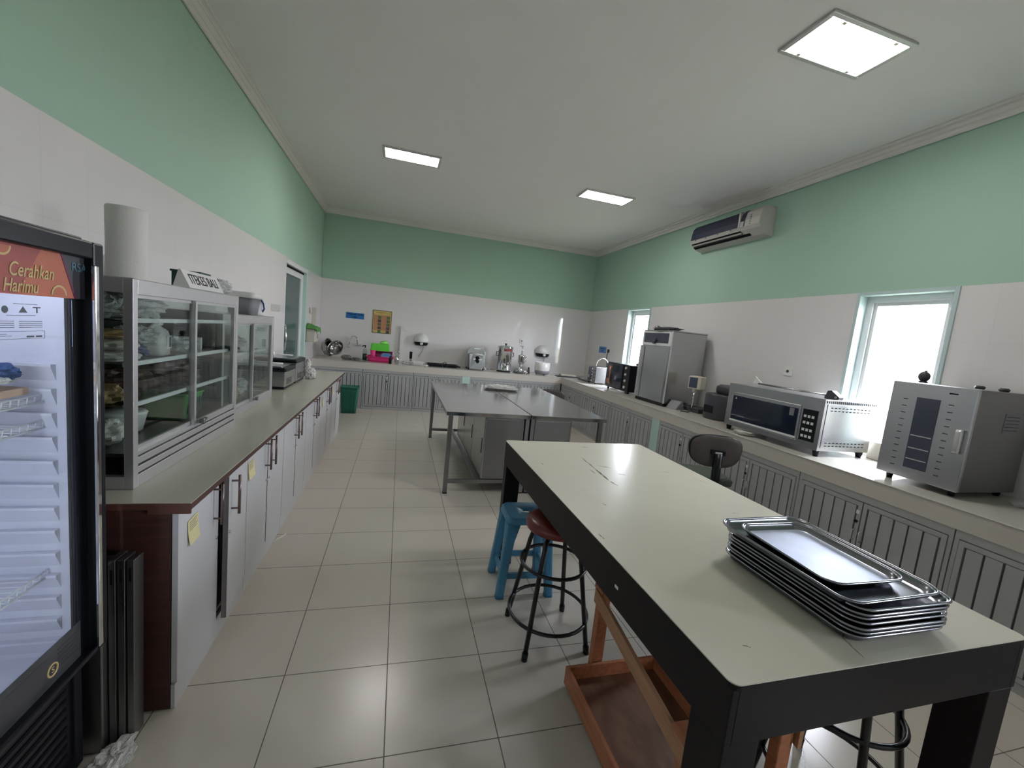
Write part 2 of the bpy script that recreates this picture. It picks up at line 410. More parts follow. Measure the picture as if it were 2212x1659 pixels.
# windows in the right wall (frame set back in a pale teal reveal)
def window(name, y0, y1, z0, z1):
    root = bpy.data.objects.new(name, None); COL.objects.link(root); root.location = (XR, (y0 + y1) / 2, z0); struct(root)
    h = z1 - z0; w = (y1 - y0) / 2
    b = MB(); t = 0.028
    # architrave + reveal lining
    b.box(-0.012, 0.19, -w, -w + t, 0, h, m_tealtop); b.box(-0.012, 0.19, w - t, w, 0, h, m_tealtop)
    b.box(-0.012, 0.19, -w + t, w - t, h - t, h, m_tealtop); b.box(-0.012, 0.19, -w + t, w - t, 0, t, m_ctile)
    struct(b.build('window_reveal', parent=root, bevel=0.003))
    b = MB(); f = 0.05
    for (q0, q1, xa, xb, ff) in ((t, 0, 0.075, 0.135, f), (t + f, 0, 0.09, 0.12, 0.028)):
        ww = w - q0; hh0 = q0; hh1 = h - q0
        b.box(xa, xb, -ww, -ww + ff, hh0, hh1, m_aluw); b.box(xa, xb, ww - ff, ww, hh0, hh1, m_aluw)
        b.box(xa, xb, -ww + ff, ww - ff, hh1 - ff, hh1, m_aluw); b.box(xa, xb, -ww + ff, ww - ff, hh0, hh0 + ff, m_aluw)
    struct(b.build('window_frame', parent=root, bevel=0.003))
    b = MB(); q = t + f + 0.028; b.box(0.102, 0.107, -w + q, w - q, q, h - q, m_pane); struct(b.build('pane', parent=root))
for i, (a, c) in enumerate(WINS): window('window_%d' % (i + 1), a, c, WZ0, WZ1)
# outside: ground and a low rendered wall seen through the panes
b = MB(); b.box(XR + 0.2, XR + 14, -12, 16, -0.4, -0.2, m_grass); b.build('trim_20')['kind'] = 'structure'
b = MB(); b.box(XR + 6.0, XR + 6.2, -12, 16, -0.2, 0.95, m_ext); b.box(XR + 5.95, XR + 6.25, -12, 16, 0.95, 1.02, m_ext); b.build('trim_21')['kind'] = 'structure'

# door in the left wall: frame, transom strip, dark glass leaf set back
root = bpy.data.objects.new('door_1', None); COL.objects.link(root); root.location = (XL, DOOR[0], 0); struct(root)
dw = DOOR[1] - DOOR[0]; dh = DOOR[3]
b = MB()
b.box(-0.20, 0.0, 0, 0.018, 0, dh, m_aluw); b.box(-0.20, 0.012, dw - 0.075, dw, 0, dh, m_teal); b.box(-0.20, 0.012, 0.018, dw - 0.075, dh - 0.05, dh, m_aluw)
struct(b.build('door_frame', parent=root, bevel=0.004))
b = MB()
b.box(-0.075, -0.035, 0.018, 0.05, 0.0, dh - 0.075, m_aluw); b.box(-0.075, -0.035, dw - 0.20, dw - 0.075, 0, dh - 0.075, m_aluw)
b.box(-0.075, -0.035, 0.05, dw - 0.20, dh - 0.15, dh - 0.075, m_aluw); b.box(-0.075, -0.035, 0.05, dw - 0.20, 0, 0.10, m_aluw)
b.box(-0.08, -0.03, 0.018, dw - 0.075, dh - 0.075, dh - 0.05, m_void)
struct(b.build('door_leaf', parent=root, bevel=0.003))
b = MB(); b.box(-0.057, -0.051, 0.05, dw - 0.20, 0.10, dh - 0.15, m_doorg); struct(b.build('door_glass', parent=root))
b = MB(); b.tube([(-0.051, 0.10, 0.98), (-0.01, 0.10, 1.0), (0.0, 0.10, 1.15), (-0.01, 0.10, 1.30), (-0.051, 0.10, 1.32)], 0.012, m_chrome); struct(b.build('door_handle', parent=root))

# ------------------------------------------------------------------ ceiling lights
def ceil_light(x0, x1, y0, y1, label, brk=True):
    cx, cy = (x0 + x1) / 2, (y0 + y1) / 2; w, d = (x1 - x0) / 2, (y1 - y0) / 2
    r = thing('ceiling_light', label, 'ceiling light', (cx, cy, ZC), 0, 'ceiling lights')
    b = MB(); f = 0.028
    for (a, c, e, g) in ((-w, w, -d, -d + f), (-w, w, d - f, d), (-w, -w + f, -d + f, d - f), (w - f, w, -d + f, d - f)): b.box(a, c, e, g, -0.016, 0, m_alu)
    b.build('frame', parent=r, bevel=0.003)
    b = MB(); b.box(-w + f, w - f, -d + f, d - f, -0.012, -0.004, m_lamp); b.build('diffuser', parent=r)
    for sx in (-1, 1):
        for sy in (-1, 1): b = MB(); b.box(sx * (w * 0.62) - 0.012, sx * (w * 0.62) + 0.012, sy * (d - f - 0.01) - 0.008, sy * (d - f - 0.01) + 0.008, -0.018, -0.012, m_ivory); b.build('clip', parent=r)
    return r
ceil_light(3.215, 3.83, 1.865, 2.205, 'rectangular recessed ceiling light nearest the camera, at the upper right')
ceil_light(0.88, 1.495, 4.79, 5.10, 'rectangular ceiling light on the left, near the green wall with the door')
ceil_light(3.20, 3.86, 4.79, 5.10, 'rectangular ceiling light on the right, in front of the air conditioner')

# ------------------------------------------------------------------ built-in counters (far wall and right wall): one L-shaped worktop
FY, RX, H, HB = 7.19, 4.145, 0.78, 0.665
b = MB()
e_ = 0.003
pts = [(XL + e_, FY, HB), (RX, FY, HB), (RX, YB + e_, HB), (XR - e_, YB + e_, HB), (XR - e_, YF - e_, HB), (XL + e_, YF - e_, HB)]
b.poly(pts, (0, 0, H - HB - 0.008), m_cedge)
pts = [(x - (0.004 if x == RX else 0), y - (0.004 if y == FY else 0), H - 0.008) for x, y, z in pts]
b.poly(pts, (0, 0, 0.008), m_ctile)
tag(b.build('worktop', bevel=0.003), 'long L-shaped tiled worktop along the far wall and the window wall', 'worktop')

def pvc_unit(L, label, swap, origin, sticker=True, group='grey panelled cabinets under the tiled worktop'):
    """two grooved doors in a frame; local x along the run, local -y faces the room, z up"""
    r = thing('base_cabinet', label, 'cabinet', origin, swap, group)
    b = MB(); t = 0.022
    b.box(0.003, t, 0, 0.03, 0.0, HB, m_pvc); b.box(L - t, L - 0.003, 0, 0.03, 0, HB, m_pvc)
    b.box(t, L - t, 0, 0.03, HB - 0.045, HB, m_pvc); b.box(t, L - t, 0, 0.03, 0, 0.05, m_pvc)
    b.box(t, L - t, 0.032, 0.04, 0.05, HB - 0.045, m_void)
    b.box(0.003, 0.02, 0.03, 0.5, 0.0, HB, m_pvc); b.box(L - 0.02, L - 0.003, 0.03, 0.5, 0.0, HB, m_pvc)
    b.build('frame', parent=r)
    half = (L - 2 * t) / 2
    for k in range(2):
        x0 = t + 0.004 + k * half; x1 = x0 + half - 0.007
        d = MB(); z0, z1 = 0.055, HB - 0.05
        fr = 0.03
        d.box(x0, x1, 0.002, 0.026, z0, z1, m_pvc)
        n = 5; w = (x1 - x0 - 2 * fr) / n
        for j in range(n):
            a = x0 + fr + j * w
            d.box(a + 0.005, a + w - 0.005, -0.005, 0.002, z0 + 0.03, z1 - 0.03, m_pvc)
            d.box(a - 0.003, a + 0.003, -0.0005, 0.0025, z0 + 0.03, z1 - 0.03, m_pvcd)
        d.box(x1 - fr - 0.003, x1 - fr + 0.003, -0.0005, 0.0025, z0 + 0.03, z1 - 0.03, m_pvcd)
        for (a, c, e, g) in ((x0, x0 + fr - 0.006, z0, z1), (x1 - fr + 0.006, x1, z0, z1), (x0 + fr - 0.0055, x1 - fr + 0.0055, z0, z0 + 0.026), (x0 + fr - 0.0055, x1 - fr + 0.0055, z1 - 0.026, z1)): d.box(a, c, -0.005, 0.002, e, g, m_pvc)
        dd = d.build('door', parent=r)
        hx = (x1 - 0.018) if k == 0 else (x0 + 0.018)
        h = MB(); h.tube([(hx, -0.004, 0.36), (hx, -0.028, 0.365), (hx, -0.028, 0.425), (hx, -0.004, 0.43)], 0.004, m_alu, 8)
        h.build('handle', parent=dd)
        if k == 0:
            h = MB(); h.cyl((hx, -0.005, 0.485), (hx, -0.014, 0.485), 0.010, m_black, 12); h.build('lock', parent=dd)
            if sticker:
                h = MB(); h.box(hx - 0.010, hx + 0.010, -0.0065, -0.0052, 0.535, 0.56, m_paper); h.build('sticker', parent=dd)
    return r
xs = [(-0.160, 0.638, 'leftmost, partly behind the green bin'), (0.638, 1.457, 'directly right of the green bin'), (1.457, 2.29, 'left of the pale pier, behind the steel tables'), (2.43, 3.314, 'right of the pale pier, behind the steel tables'), (3.314, 4.145, 'in the inner corner, behind the steel tables')]
for a, c, t in xs: pvc_unit(c - a, 'grey panelled far-counter cabinet, ' + t, 0, (a, FY + 0.004, 0))
ys = [(7.16, 6.225, 'beside the far inner corner, behind the small swivel chair'), (6.225, 5.25, 'under the black toaster oven'), (5.25, 4.236, 'under the tall steel cabinet, just beyond the pale pier'), (4.09, 3.24, 'just nearer than the pale pier, left of the swivel chair back'), (3.24, 2.33, 'behind the swivel chair, under the wide steel oven'), (2.33, 1.42, 'under the upright steel dehydrator'), (1.42, 0.5, 'behind the stacked trays at the right edge'), (0.5, -0.4, 'past the right end of the cream table')]
for a, c, t in ys: pvc_unit(a - c, 'grey panelled window-counter cabinet, ' + t, -PI / 2, (RX + 0.004, a, 0))
b = MB(); b.box(2.29, 2.43, FY + 0.002, YF, 0, HB, m_teal); struct(b.build('trim_5'))
b = MB(); b.box(RX + 0.002, XR, 4.09, 4.236, 0, HB, m_teal); struct(b.build('trim_6'))

# ------------------------------------------------------------------ left-hand cabinets (two runs of three units) with two worktops
LX = 0.502
def door_panel(r, y0, y1, hside, ajar=0.0, note=None):
    """door local to r: plane x=0 facing +x, hinge opposite the handle side"""
    w = y1 - y0 - 0.007
    hinge_far = (hside == 'near')
    hy = y1 - 0.0035 if hinge_far else y0 + 0.0035
    d = MB(); s = -1 if hinge_far else 1
    lo, hi = sorted((0, s * w))
    d.box(0.0, 0.018, lo, hi, 0.10, 0.742, m_door)
    e = s * w; d.box(-0.001, 0.0185, min(e, e - s * 0.0015), max(e, e - s * 0.0015), 0.10, 0.742, m_edgeb)
    o = d.build('door', parent=r, loc=(0, hy, 0), rot=(0, 0, ajar))
    hy2 = s * (w - 0.045)
    h = MB(); h.tube([(0.048, hy2, 0.56), (0.048, hy2, 0.735)], 0.006, m_handle, 10)
    h.cyl((0.018, hy2, 0.585), (0.048, hy2, 0.585), 0.0045, m_handle, 8); h.cyl((0.018, hy2, 0.71), (0.048, hy2, 0.71), 0.0045, m_handle, 8)
    h.build('handle', parent=o)
    h = MB(); h.cyl((0.018, s * (w - 0.02), 0.49), (0.024, s * (w - 0.02), 0.49), 0.008, m_chrome, 12); h.build('lock', parent=o)
    return o
def left_unit(y0, y1, label, ajar=0.0, endpanel=False):
    r = thing('base_cabinet', label, 'cabinet', (LX - 0.018, y0, 0), 0, 'white cabinets under the beige worktops')
    L = y1 - y0
    b = MB(); D = -(LX - 0.018 - XL) + 0.002
    b.box(D, -0.001, 0.001, 0.018, 0, 0.752, m_brown if endpanel else m_door)
    b.box(D, -0.001, L - 0.018, L - 0.001, 0, 0.752, m_door); b.box(D, -0.001, 0.018, L - 0.018, 0.10, 0.118, m_door)
    b.box(-0.001, 0.0, L - 0.02, L - 0.0005, 0.096, 0.742, m_void); b.box(-0.001, 0.0, 0.0005, 0.02, 0.096, 0.742, m_void); b.box(-0.001, 0.0, 0.02, L - 0.02, 0.094, 0.101, m_void); b.box(D, D + 0.01, 0.018, L - 0.018, 0.118, 0.752, m_void); b.box(D, -0.03, 0.018, L - 0.018, 0.74, 0.752, m_void)  # dark strips on the front edges paint the shade of the door gaps
    b.build('body', parent=r)
    b = MB(); b.box(0.0, 0.012, 0.002, L - 0.002, 0, 0.094, m_door); b.build('plinth', parent=r)
    mid = L / 2
    door_panel(r, 0.0, mid, 'far'); door_panel(r, mid, L, 'near', ajar)
    return r
Y = [1.585, 2.262, 2.939, 3.614, 4.288, 4.962, 5.636]
labs = ['white two-door cabinet nearest the fridge, its far door left ajar', 'white two-door cabinet next beyond the one with the ajar door', 'white two-door cabinet just nearer than the joint in the beige worktop', 'white two-door cabinet just beyond the joint in the beige worktop', 'white two-door cabinet one before the far end of the left row', 'white two-door cabinet at the far end beside the green bin']
for k in range(6): left_unit(Y[k], Y[k + 1], labs[k], 0.10 if k == 0 else 0, k == 0)
def wtop(y0, y1, label, near=False, far=False):
    b = MB(); b.box(XL + 0.001, 0.542, y0, y1, 0.757, 0.778, m_lam); 
    if near: b.box(XL + 0.001, 0.542, y0 - 0.003, y0, 0.757, 0.778, m_edgeb); b.box(0.42, 0.542, y0 - 0.003, y0 + 0.006, 0.742, 0.757, m_edgeb)
    if far: b.box(XL + 0.001, 0.542, y1, y1 + 0.003, 0.757, 0.778, m_red2)
    b.box(0.541, 0.5425, y0, y1, 0.755, 0.7765, m_brown)
    b.box(XL + 0.001, 0.542, y0, y1, 0.778, 0.780, m_lam)
    tag(b.build('worktop'), label, 'worktop')
wtop(1.578, 3.612, 'beige laminate worktop carrying the two glass display cases', near=True)
wtop(3.617, 5.64, 'beige laminate worktop beyond the joint, carrying the two small steel machines', far=True)
def note(x, y, z, label, w=0.075, h=0.075, m=m_yel, rot=0.06, name='sticky_note', cat='note', group='yellow sticky notes on the cabinet doors', lines=True):
    r = thing(name, label, cat, (x, y, z), 0, group)
    bb = MB(); n = 8
    rings = []
    # slightly curled sheet
    for k in range(n + 1):
        t = k / n; cz = h * (1 - t); cx = 0.001 + 0.012 * max(0, t - 0.35) ** 1.5
        rings.append((cx, cz))
    i = bb.mi(m); V = []
    for (cx, cz) in rings: V.append([bb.bm.verts.new((cx, -w / 2, cz)), bb.bm.verts.new((cx, w / 2, cz)), bb.bm.verts.new((cx + 0.0006, w / 2, cz)), bb.bm.verts.new((cx + 0.0006, -w / 2, cz))])
    for k in range(n):
        for a in range(4): bb._face([V[k][a], V[k][(a + 1) % 4], V[k + 1][(a + 1) % 4], V[k + 1][a]], i)
    bb._face(V[0], i); bb._face(V[-1][::-1], i)
    bb.build('sheet', parent=r)
    if lines:
        q = MB()
        for k in range(5): q.box(0.0024, 0.0030, -w * 0.38, w * (0.36 - 0.08 * (k % 3)), h * (0.9 - 0.085 * k), h * (0.9 - 0.085 * k) + 0.0012, m_lines)
        q.build('handwriting', parent=r)
    r.rotation_euler = (rot, 0, 0)
note(0.503, 1.695, 0.585, 'yellow sticky note on the first cabinet door beside the fridge', 0.08, 0.095)
note(0.503, 2.315, 0.60, 'yellow sticky note on the door of the next cabinet beyond the ajar one', 0.085, 0.09)
note(0.503, 4.36, 0.58, 'yellow sticky note on the first cabinet beyond the worktop joint', 0.06, 0.09, rot=0.02)
note(0.503, 4.97, 0.60, 'yellow sticky note on the cabinet door near the far end', 0.06, 0.09, rot=0.02)
note(0.503, 1.90, 0.722, 'strip of white tape above the gap of the ajar door', 0.15, 0.017, m_paper, 0, 'tape_label', 'label', 'white tape labels', False)
note(0.503, 2.62, 0.722, 'strip of white tape above the second pair of door handles', 0.13, 0.017, m_paper, 0, 'tape_label', 'label', 'white tape labels', False)
note(0.503, 3.30, 0.722, 'strip of white tape just before the worktop joint', 0.12, 0.017, m_paper, 0, 'tape_label', 'label', 'white tape labels', False)

# ------------------------------------------------------------------ cream work table
r = thing('work_table', 'long cream topped work table with dark frame in the right foreground', 'table', (2.36, 1.535, 0), 0.006)
def P(x, y): return (x - 2.36, y - 1.535)
w2, l2 = 0.482, 0.932
b = MB(); b.loft([rrect(2 * w2, 2 * l2, 0.022, 0.786), rrect(2 * w2, 2 * l2, 0.022, 0.797)], m_blackw, smooth=False); 
b.loft([rrect(2 * w2 - 0.002, 2 * l2 - 0.002, 0.022, 0.797), rrect(2 * w2 - 0.002, 2 * l2 - 0.002, 0.022, 0.800)], m_lamw, smooth=False)
top = b.build('tabletop', parent=r)
b = MB(); rnd = random.Random(3)
def scuff(pts, wd):
    """worn streak: a thin irregular patch lying on the laminate"""
    n = len(pts); L_ = []; R_ = []
    for k, (x, y) in enumerate(pts):
        a = pts[max(0, k - 1)]; c = pts[min(n - 1, k + 1)]; t = Vector((c[0] - a[0], c[1] - a[1], 0)).normalized(); nn = Vector((-t.y, t.x, 0))
        ww = wd * (0.3 + rnd.random()) * math.sin(PI * (k + 0.5) / n)
        L_.append(Vector((x, y, 0.8001)) + nn * ww); R_.append(Vector((x, y, 0.8001)) - nn * ww)
    b = MB(); b.poly(L_ + R_[::-1], (0, 0, 0.0002), m_scuff); b.build('scuff_mark', parent=top)
def wob(x0, y0, x1, y1, n=9, a=0.004): return [(x0 + (x1 - x0) * k / n + a * (rnd.random() - .5), y0 + (y1 - y0) * k / n + a * (rnd.random() - .5)) for k in range(n + 1)]
for (x0, y0, x1, y1, wd) in ((2.25, 2.14, 2.235, 1.93, 0.004), (2.235, 1.93, 2.225, 1.76, 0.006), (2.225, 1.75, 2.235, 1.69, 0.005), (2.20, 1.92, 2.20, 1.86, 0.004), (2.35, 2.36, 2.40, 2.355, 0.004), (2.33, 1.86, 2.37, 1.84, 0.004), (2.28, 1.99, 2.34, 1.95, 0.003),
    (1.995, 0.70, 2.01, 0.69, 0.002), (2.29, 0.70, 2.265, 0.62, 0.0016), (2.62, 1.27, 2.66, 1.26, 0.002), (2.60, 1.38, 2.63, 1.37, 0.002), (2.05, 1.50, 2.055, 1.47, 0.002), (1.96, 2.02, 1.965, 1.99, 0.003), (1.90, 1.24, 1.905, 1.20, 0.003), (2.62, 1.9, 2.66, 1.89, 0.0015), (2.74, 1.8, 2.78, 1.72, 0.001)):
    q = wob(x0, y0, x1, y1); scuff([P(*p) for p in q], wd)
b = MB(); t = 0.022; ap0 = 0.655
b.box(-w2 + 0.004, -w2 + t, -l2 + 0.004, l2 - 0.004, ap0, 0.786, m_blackw); b.box(w2 - t, w2 - 0.004, -l2 + 0.004, l2 - 0.004, ap0, 0.786, m_blackw)
b.box(-w2 + t, w2 - t, -l2 + 0.004, -l2 + t, ap0, 0.786, m_blackw); b.box(-w2 + t, w2 - t, l2 - t, l2 - 0.004, ap0, 0.786, m_blackw)
b.build('apron', parent=r, bevel=0.002)
b = MB(); b.box(-w2 + 0.002, -w2 + 0.0045, -0.485, -0.467, 0.715, 0.724, m_paper)
b.build('label_sticker', parent=r)
for sx in (-1, 1):
    for sy in (-1, 1):
        b = MB(); L = 0.095
        xa, xb = sorted((sx * (w2 - 0.006), sx * (w2 - 0.006 - L))); ya, yb = sorted((sy * (l2 - 0.006), sy * (l2 - 0.006 - (0.10 if sy < 0 else 0.06))))
        b.box(xa, xb, ya, yb, 0.0, ap0, m_blackw); b.build('leg', parent=r, bevel=0.003)

# ------------------------------------------------------------------ stack of sheet pans
def pan(w, d, z, label, group, tx=0, ty=0, rot=0.0, rx=0.0, name='sheet_pan', base=m_pan, h=0.020, group_loc=None):
    r = thing(name, label, 'tray', (tx, ty, z), rot, group); r.rotation_euler = (rx, 0, rot)
    b = MB(); R = 0.045
    b.loft([rrect(w - 0.036, d - 0.036, R * 0.7, 0.0), rrect(w - 0.03, d - 0.03, R * 0.75, 0.002), rrect(w - 0.012, d - 0.012, R, h - 0.003), rrect(w - 0.002, d - 0.002, R, h),
            rrect(w - 0.014, d - 0.014, R, h), rrect(w - 0.016, d - 0.016, R, h - 0.003), rrect(w - 0.033, d - 0.033, R * 0.75, 0.0035), rrect(w - 0.040, d - 0.040, R * 0.7, 0.0022)], m_pan, cap0=True, cap1=False)
    b.loft([rrect(w - 0.040, d - 0.040, R * 0.7, 0.0022), rrect(w - 0.0402, d - 0.0402, R * 0.7, 0.00221)], base, cap0=False, cap1=True)
    b.build('pan_body', parent=r)
    b = MB(); ring = rrect(w - 0.004, d - 0.004, R, h); b.tube([(p.x, p.y, p.z) for p in ring], 0.0035, m_pan, 8, closed=True); b.build('rolled_rim', parent=r)
    return r
px_, py_ = 2.443, 0.862
ords = ['bottom metal tray of the stack on the cream table', 'second metal tray from the bottom of the stack on the cream table', 'third metal tray from the bottom of the stack on the cream table', 'fourth metal tray from the bottom of the stack on the cream table', 'fifth metal tray from the bottom of the stack on the cream table', 'sixth metal tray from the bottom of the stack on the cream table', 'seventh metal tray from the bottom, just under the skewed upper trays']
for k in range(7): pan(0.345, 0.430, 0.8015 + 0.0122 * k, ords[k], 'stacked metal trays', px_ + 0.003 * math.sin(k * 2.3), py_ + 0.003 * math.cos(k * 1.7), 0.004 * math.sin(k * 3), h=0.021)
pan(0.345, 0.430, 0.8015 + 0.0122 * 7 + 0.006, 'large rimmed metal tray lying slightly askew on top of the stack', 'stacked metal trays', px_ - 0.022, py_ + 0.012, 0.025, 0.022, h=0.021)
pan(0.275, 0.325, 0.8015 + 0.0122 * 7 + 0.0145, 'smaller shiny metal tray nested inside the topmost tray', 'stacked metal trays', px_ - 0.028, py_ + 0.018, -0.01, 0.022, name='small_sheet_pan', base=m_panw, h=0.018)

# ------------------------------------------------------------------ stools
def bar_stool(label, x, y, rz, seat_m=m_red, name='bar_stool', hs=0.60, R=0.165):
    r = thing(name, label, 'stool', (x, y, 0), rz)
    b = MB(); b.lathe([(R * 0.80, hs), (R * 0.97, hs + 0.006), (R, hs + 0.022), (R * 0.97, hs + 0.04), (R * 0.8, hs + 0.052), (R * 0.4, hs + 0.056), (0.002, hs + 0.057)], seat_m, n=40); b.build('seat', parent=r)
    b = MB(); b.lathe([(0.10, hs - 0.012), (0.10, hs)], m_blackm, n=24); b.build('seat_plate', parent=r)
    for k in range(4):
        a = PI / 4 + k * PI / 2; c, s = math.cos(a), math.sin(a)
        b = MB(); b.tube([(c * 0.06, s * 0.06, hs - 0.006), (c * 0.115, s * 0.115, hs - 0.03), (c * 0.135, s * 0.135, hs - 0.10), (c * 0.215, s * 0.215, 0.02)], 0.0115, m_blackm, 12)
        lg = b.build('leg', parent=r)
        b = MB(); b.tube([(c * 0.213, s * 0.213, 0.035), (c * 0.218, s * 0.218, 0.0)], 0.0145, m_black, 12); b.build('rubber_foot', parent=lg)
    b = MB(); b.ring((0, 0, 0.385), 0.158, 0.0085, m_blackm); b.build('footrest', parent=r)
    b = MB(); b.ring((0, 0, 0.135), 0.193, 0.0085, m_blackm); b.build('footrest', parent=r)
    return r
bar_stool('black tubular stool with round dark red seat beside the cream table', 1.985, 1.772, 0.0, hs=0.555, R=0.155)
bar_stool('black tubular stool pushed under the near end of the cream table', 2.66, 0.88, 0.2)

# blue plastic stool
r = thing('plastic_stool', 'blue plastic stool with a hole in its square seat, beside the cream table', 'stool', (1.970, 2.20, 0), -0.05); r.scale = (0.94, 0.94, 0.985)
b = MB()
ringo = [rrect(0.285, 0.255, 0.045, 0.425), rrect(0.280, 0.250, 0.045, 0.452), rrect(0.262, 0.232, 0.04, 0.462)]
b.loft(ringo, m_blue, cap0=False, cap1=False)
o_ = rrect(0.262, 0.232, 0.04, 0.462); n_ = len(o_); inn = [Vector((0.027 * math.cos(math.atan2(p.y, p.x)), 0.027 * math.sin(math.atan2(p.y, p.x)), 0.458)) for p in o_]
b.loft([o_, [p * 0.5 + Vector((0, 0, 0.229)) for p in o_], inn, [Vector((p.x, p.y, 0.445)) for p in inn]], m_blue, cap0=False, cap1=False)
b.loft([rrect(0.285, 0.255, 0.045, 0.425), rrect(0.270, 0.24, 0.045, 0.425), rrect(0.25, 0.22, 0.04, 0.445), [Vector((p.x, p.y, 0.445)) for p in inn]], m_blue, cap0=False, cap1=False)
b.build('seat', parent=r)
for sx in (-1, 1):
    for sy in (-1, 1):
        b = MB()
        def L(z, t, e, wl):
            cx, cy = sx * (0.142 - wl / 2 + t), sy * (0.127 - wl / 2 + t)
            return rrect(wl, wl, 0.012, z, 3, cx, cy)
        b.loft([L(0.428, 0, 0, 0.085), L(0.33, 0.008, 0, 0.062), L(0.20, 0.018, 0, 0.052), L(0.02, 0.034, 0, 0.048), L(0.0, 0.036, 0, 0.052)], m_blue); b.build('leg', parent=r)
for sx in (-1, 1): b = MB(); b.box(sx * 0.142 - 0.008, sx * 0.142 + 0.008, -0.10, 0.10, 0.105, 0.14, m_blue); b.build('stretcher', parent=r, bevel=0.002)
for sy in (-1, 1): b = MB(); b.box(-0.115, 0.115, sy * 0.127 - 0.008, sy * 0.127 + 0.008, 0.105, 0.14, m_blue); b.build('stretcher', parent=r, bevel=0.002)

# ------------------------------------------------------------------ orange wooden rack with low tray, under the table's edge
r = thing('wooden_rack', 'orange wooden rack with a low tray shelf, half under the cream table', 'rack', (2.20, 1.15, 0), 0.0)
def Q(x, y): return (x - 2.20, y - 1.15)
for (x, y, h_) in ((2.105, 1.475, 0.425), (2.03, 0.83, 0.405), (2.43, 1.475, 0.425), (2.36, 0.83, 0.405)):
    qx, qy = Q(x, y); b = MB(); b.loft([rrect(0.052, 0.034, 0.004, 0.0, 2, qx, qy), rrect(0.052, 0.034, 0.004, h_, 2, qx, qy)], m_wood, smooth=False); b.build('post', parent=r, bevel=0.002)
def plank(p0, p1, hh, tt, m, nm):
    a = Vector((*Q(p0[0], p0[1]), p0[2])); c = Vector((*Q(p1[0], p1[1]), p1[2])); t = (c - a).normalized(); n = Vector((t.y, -t.x, 0)).normalized() * tt / 2; u = Vector((0, 0, hh))
    b = MB(); i = b.mi(m); v = [b.bm.verts.new(p) for p in (a - n, a + n, a + n + u, a - n + u, c - n, c + n, c + n + u, c - n + u)]
    for q in ((0, 1, 2, 3), (7, 6, 5, 4), (0, 4, 5, 1), (1, 5, 6, 2), (2, 6, 7, 3), (3, 7, 4, 0)): b._face([v[k] for k in q], i)
    b.build(nm, parent=r, bevel=0.001)
plank((2.075, 1.49, 0.362), (2.005, 0.80, 0.342), 0.062, 0.014, m_woodp, 'side_rail'); plank((2.465, 1.49, 0.362), (2.395, 0.80, 0.342), 0.062, 0.014, m_woodp, 'side_rail')
plank((2.07, 1.465, 0.425), (2.47, 1.465, 0.425), 0.014, 0.07, m_wood, 'top_plank'); plank((2.0, 0.84, 0.405), (2.40, 0.84, 0.405), 0.014, 0.07, m_wood, 'top_plank')
b = MB(); x0, y0 = Q(1.97, 0.74); x1, y1 = Q(2.38, 1.44)
b.box(x0, x1, y0, y1, 0.03, 0.042, m_binply); b.build('tray_base', parent=r)
b = MB(); 
for (a, c, e, g) in ((x0 - 0.014, x0, y0 - 0.014, y1 + 0.014), (x1, x1 + 0.014, y0 - 0.014, y1 + 0.014), (x0, x1, y1, y1 + 0.014), (x0, x1, y0 - 0.014, y0)): b.box(a, c, e, g, 0.022, 0.10, m_wood)
b.build('tray_rim', parent=r, bevel=0.0015)

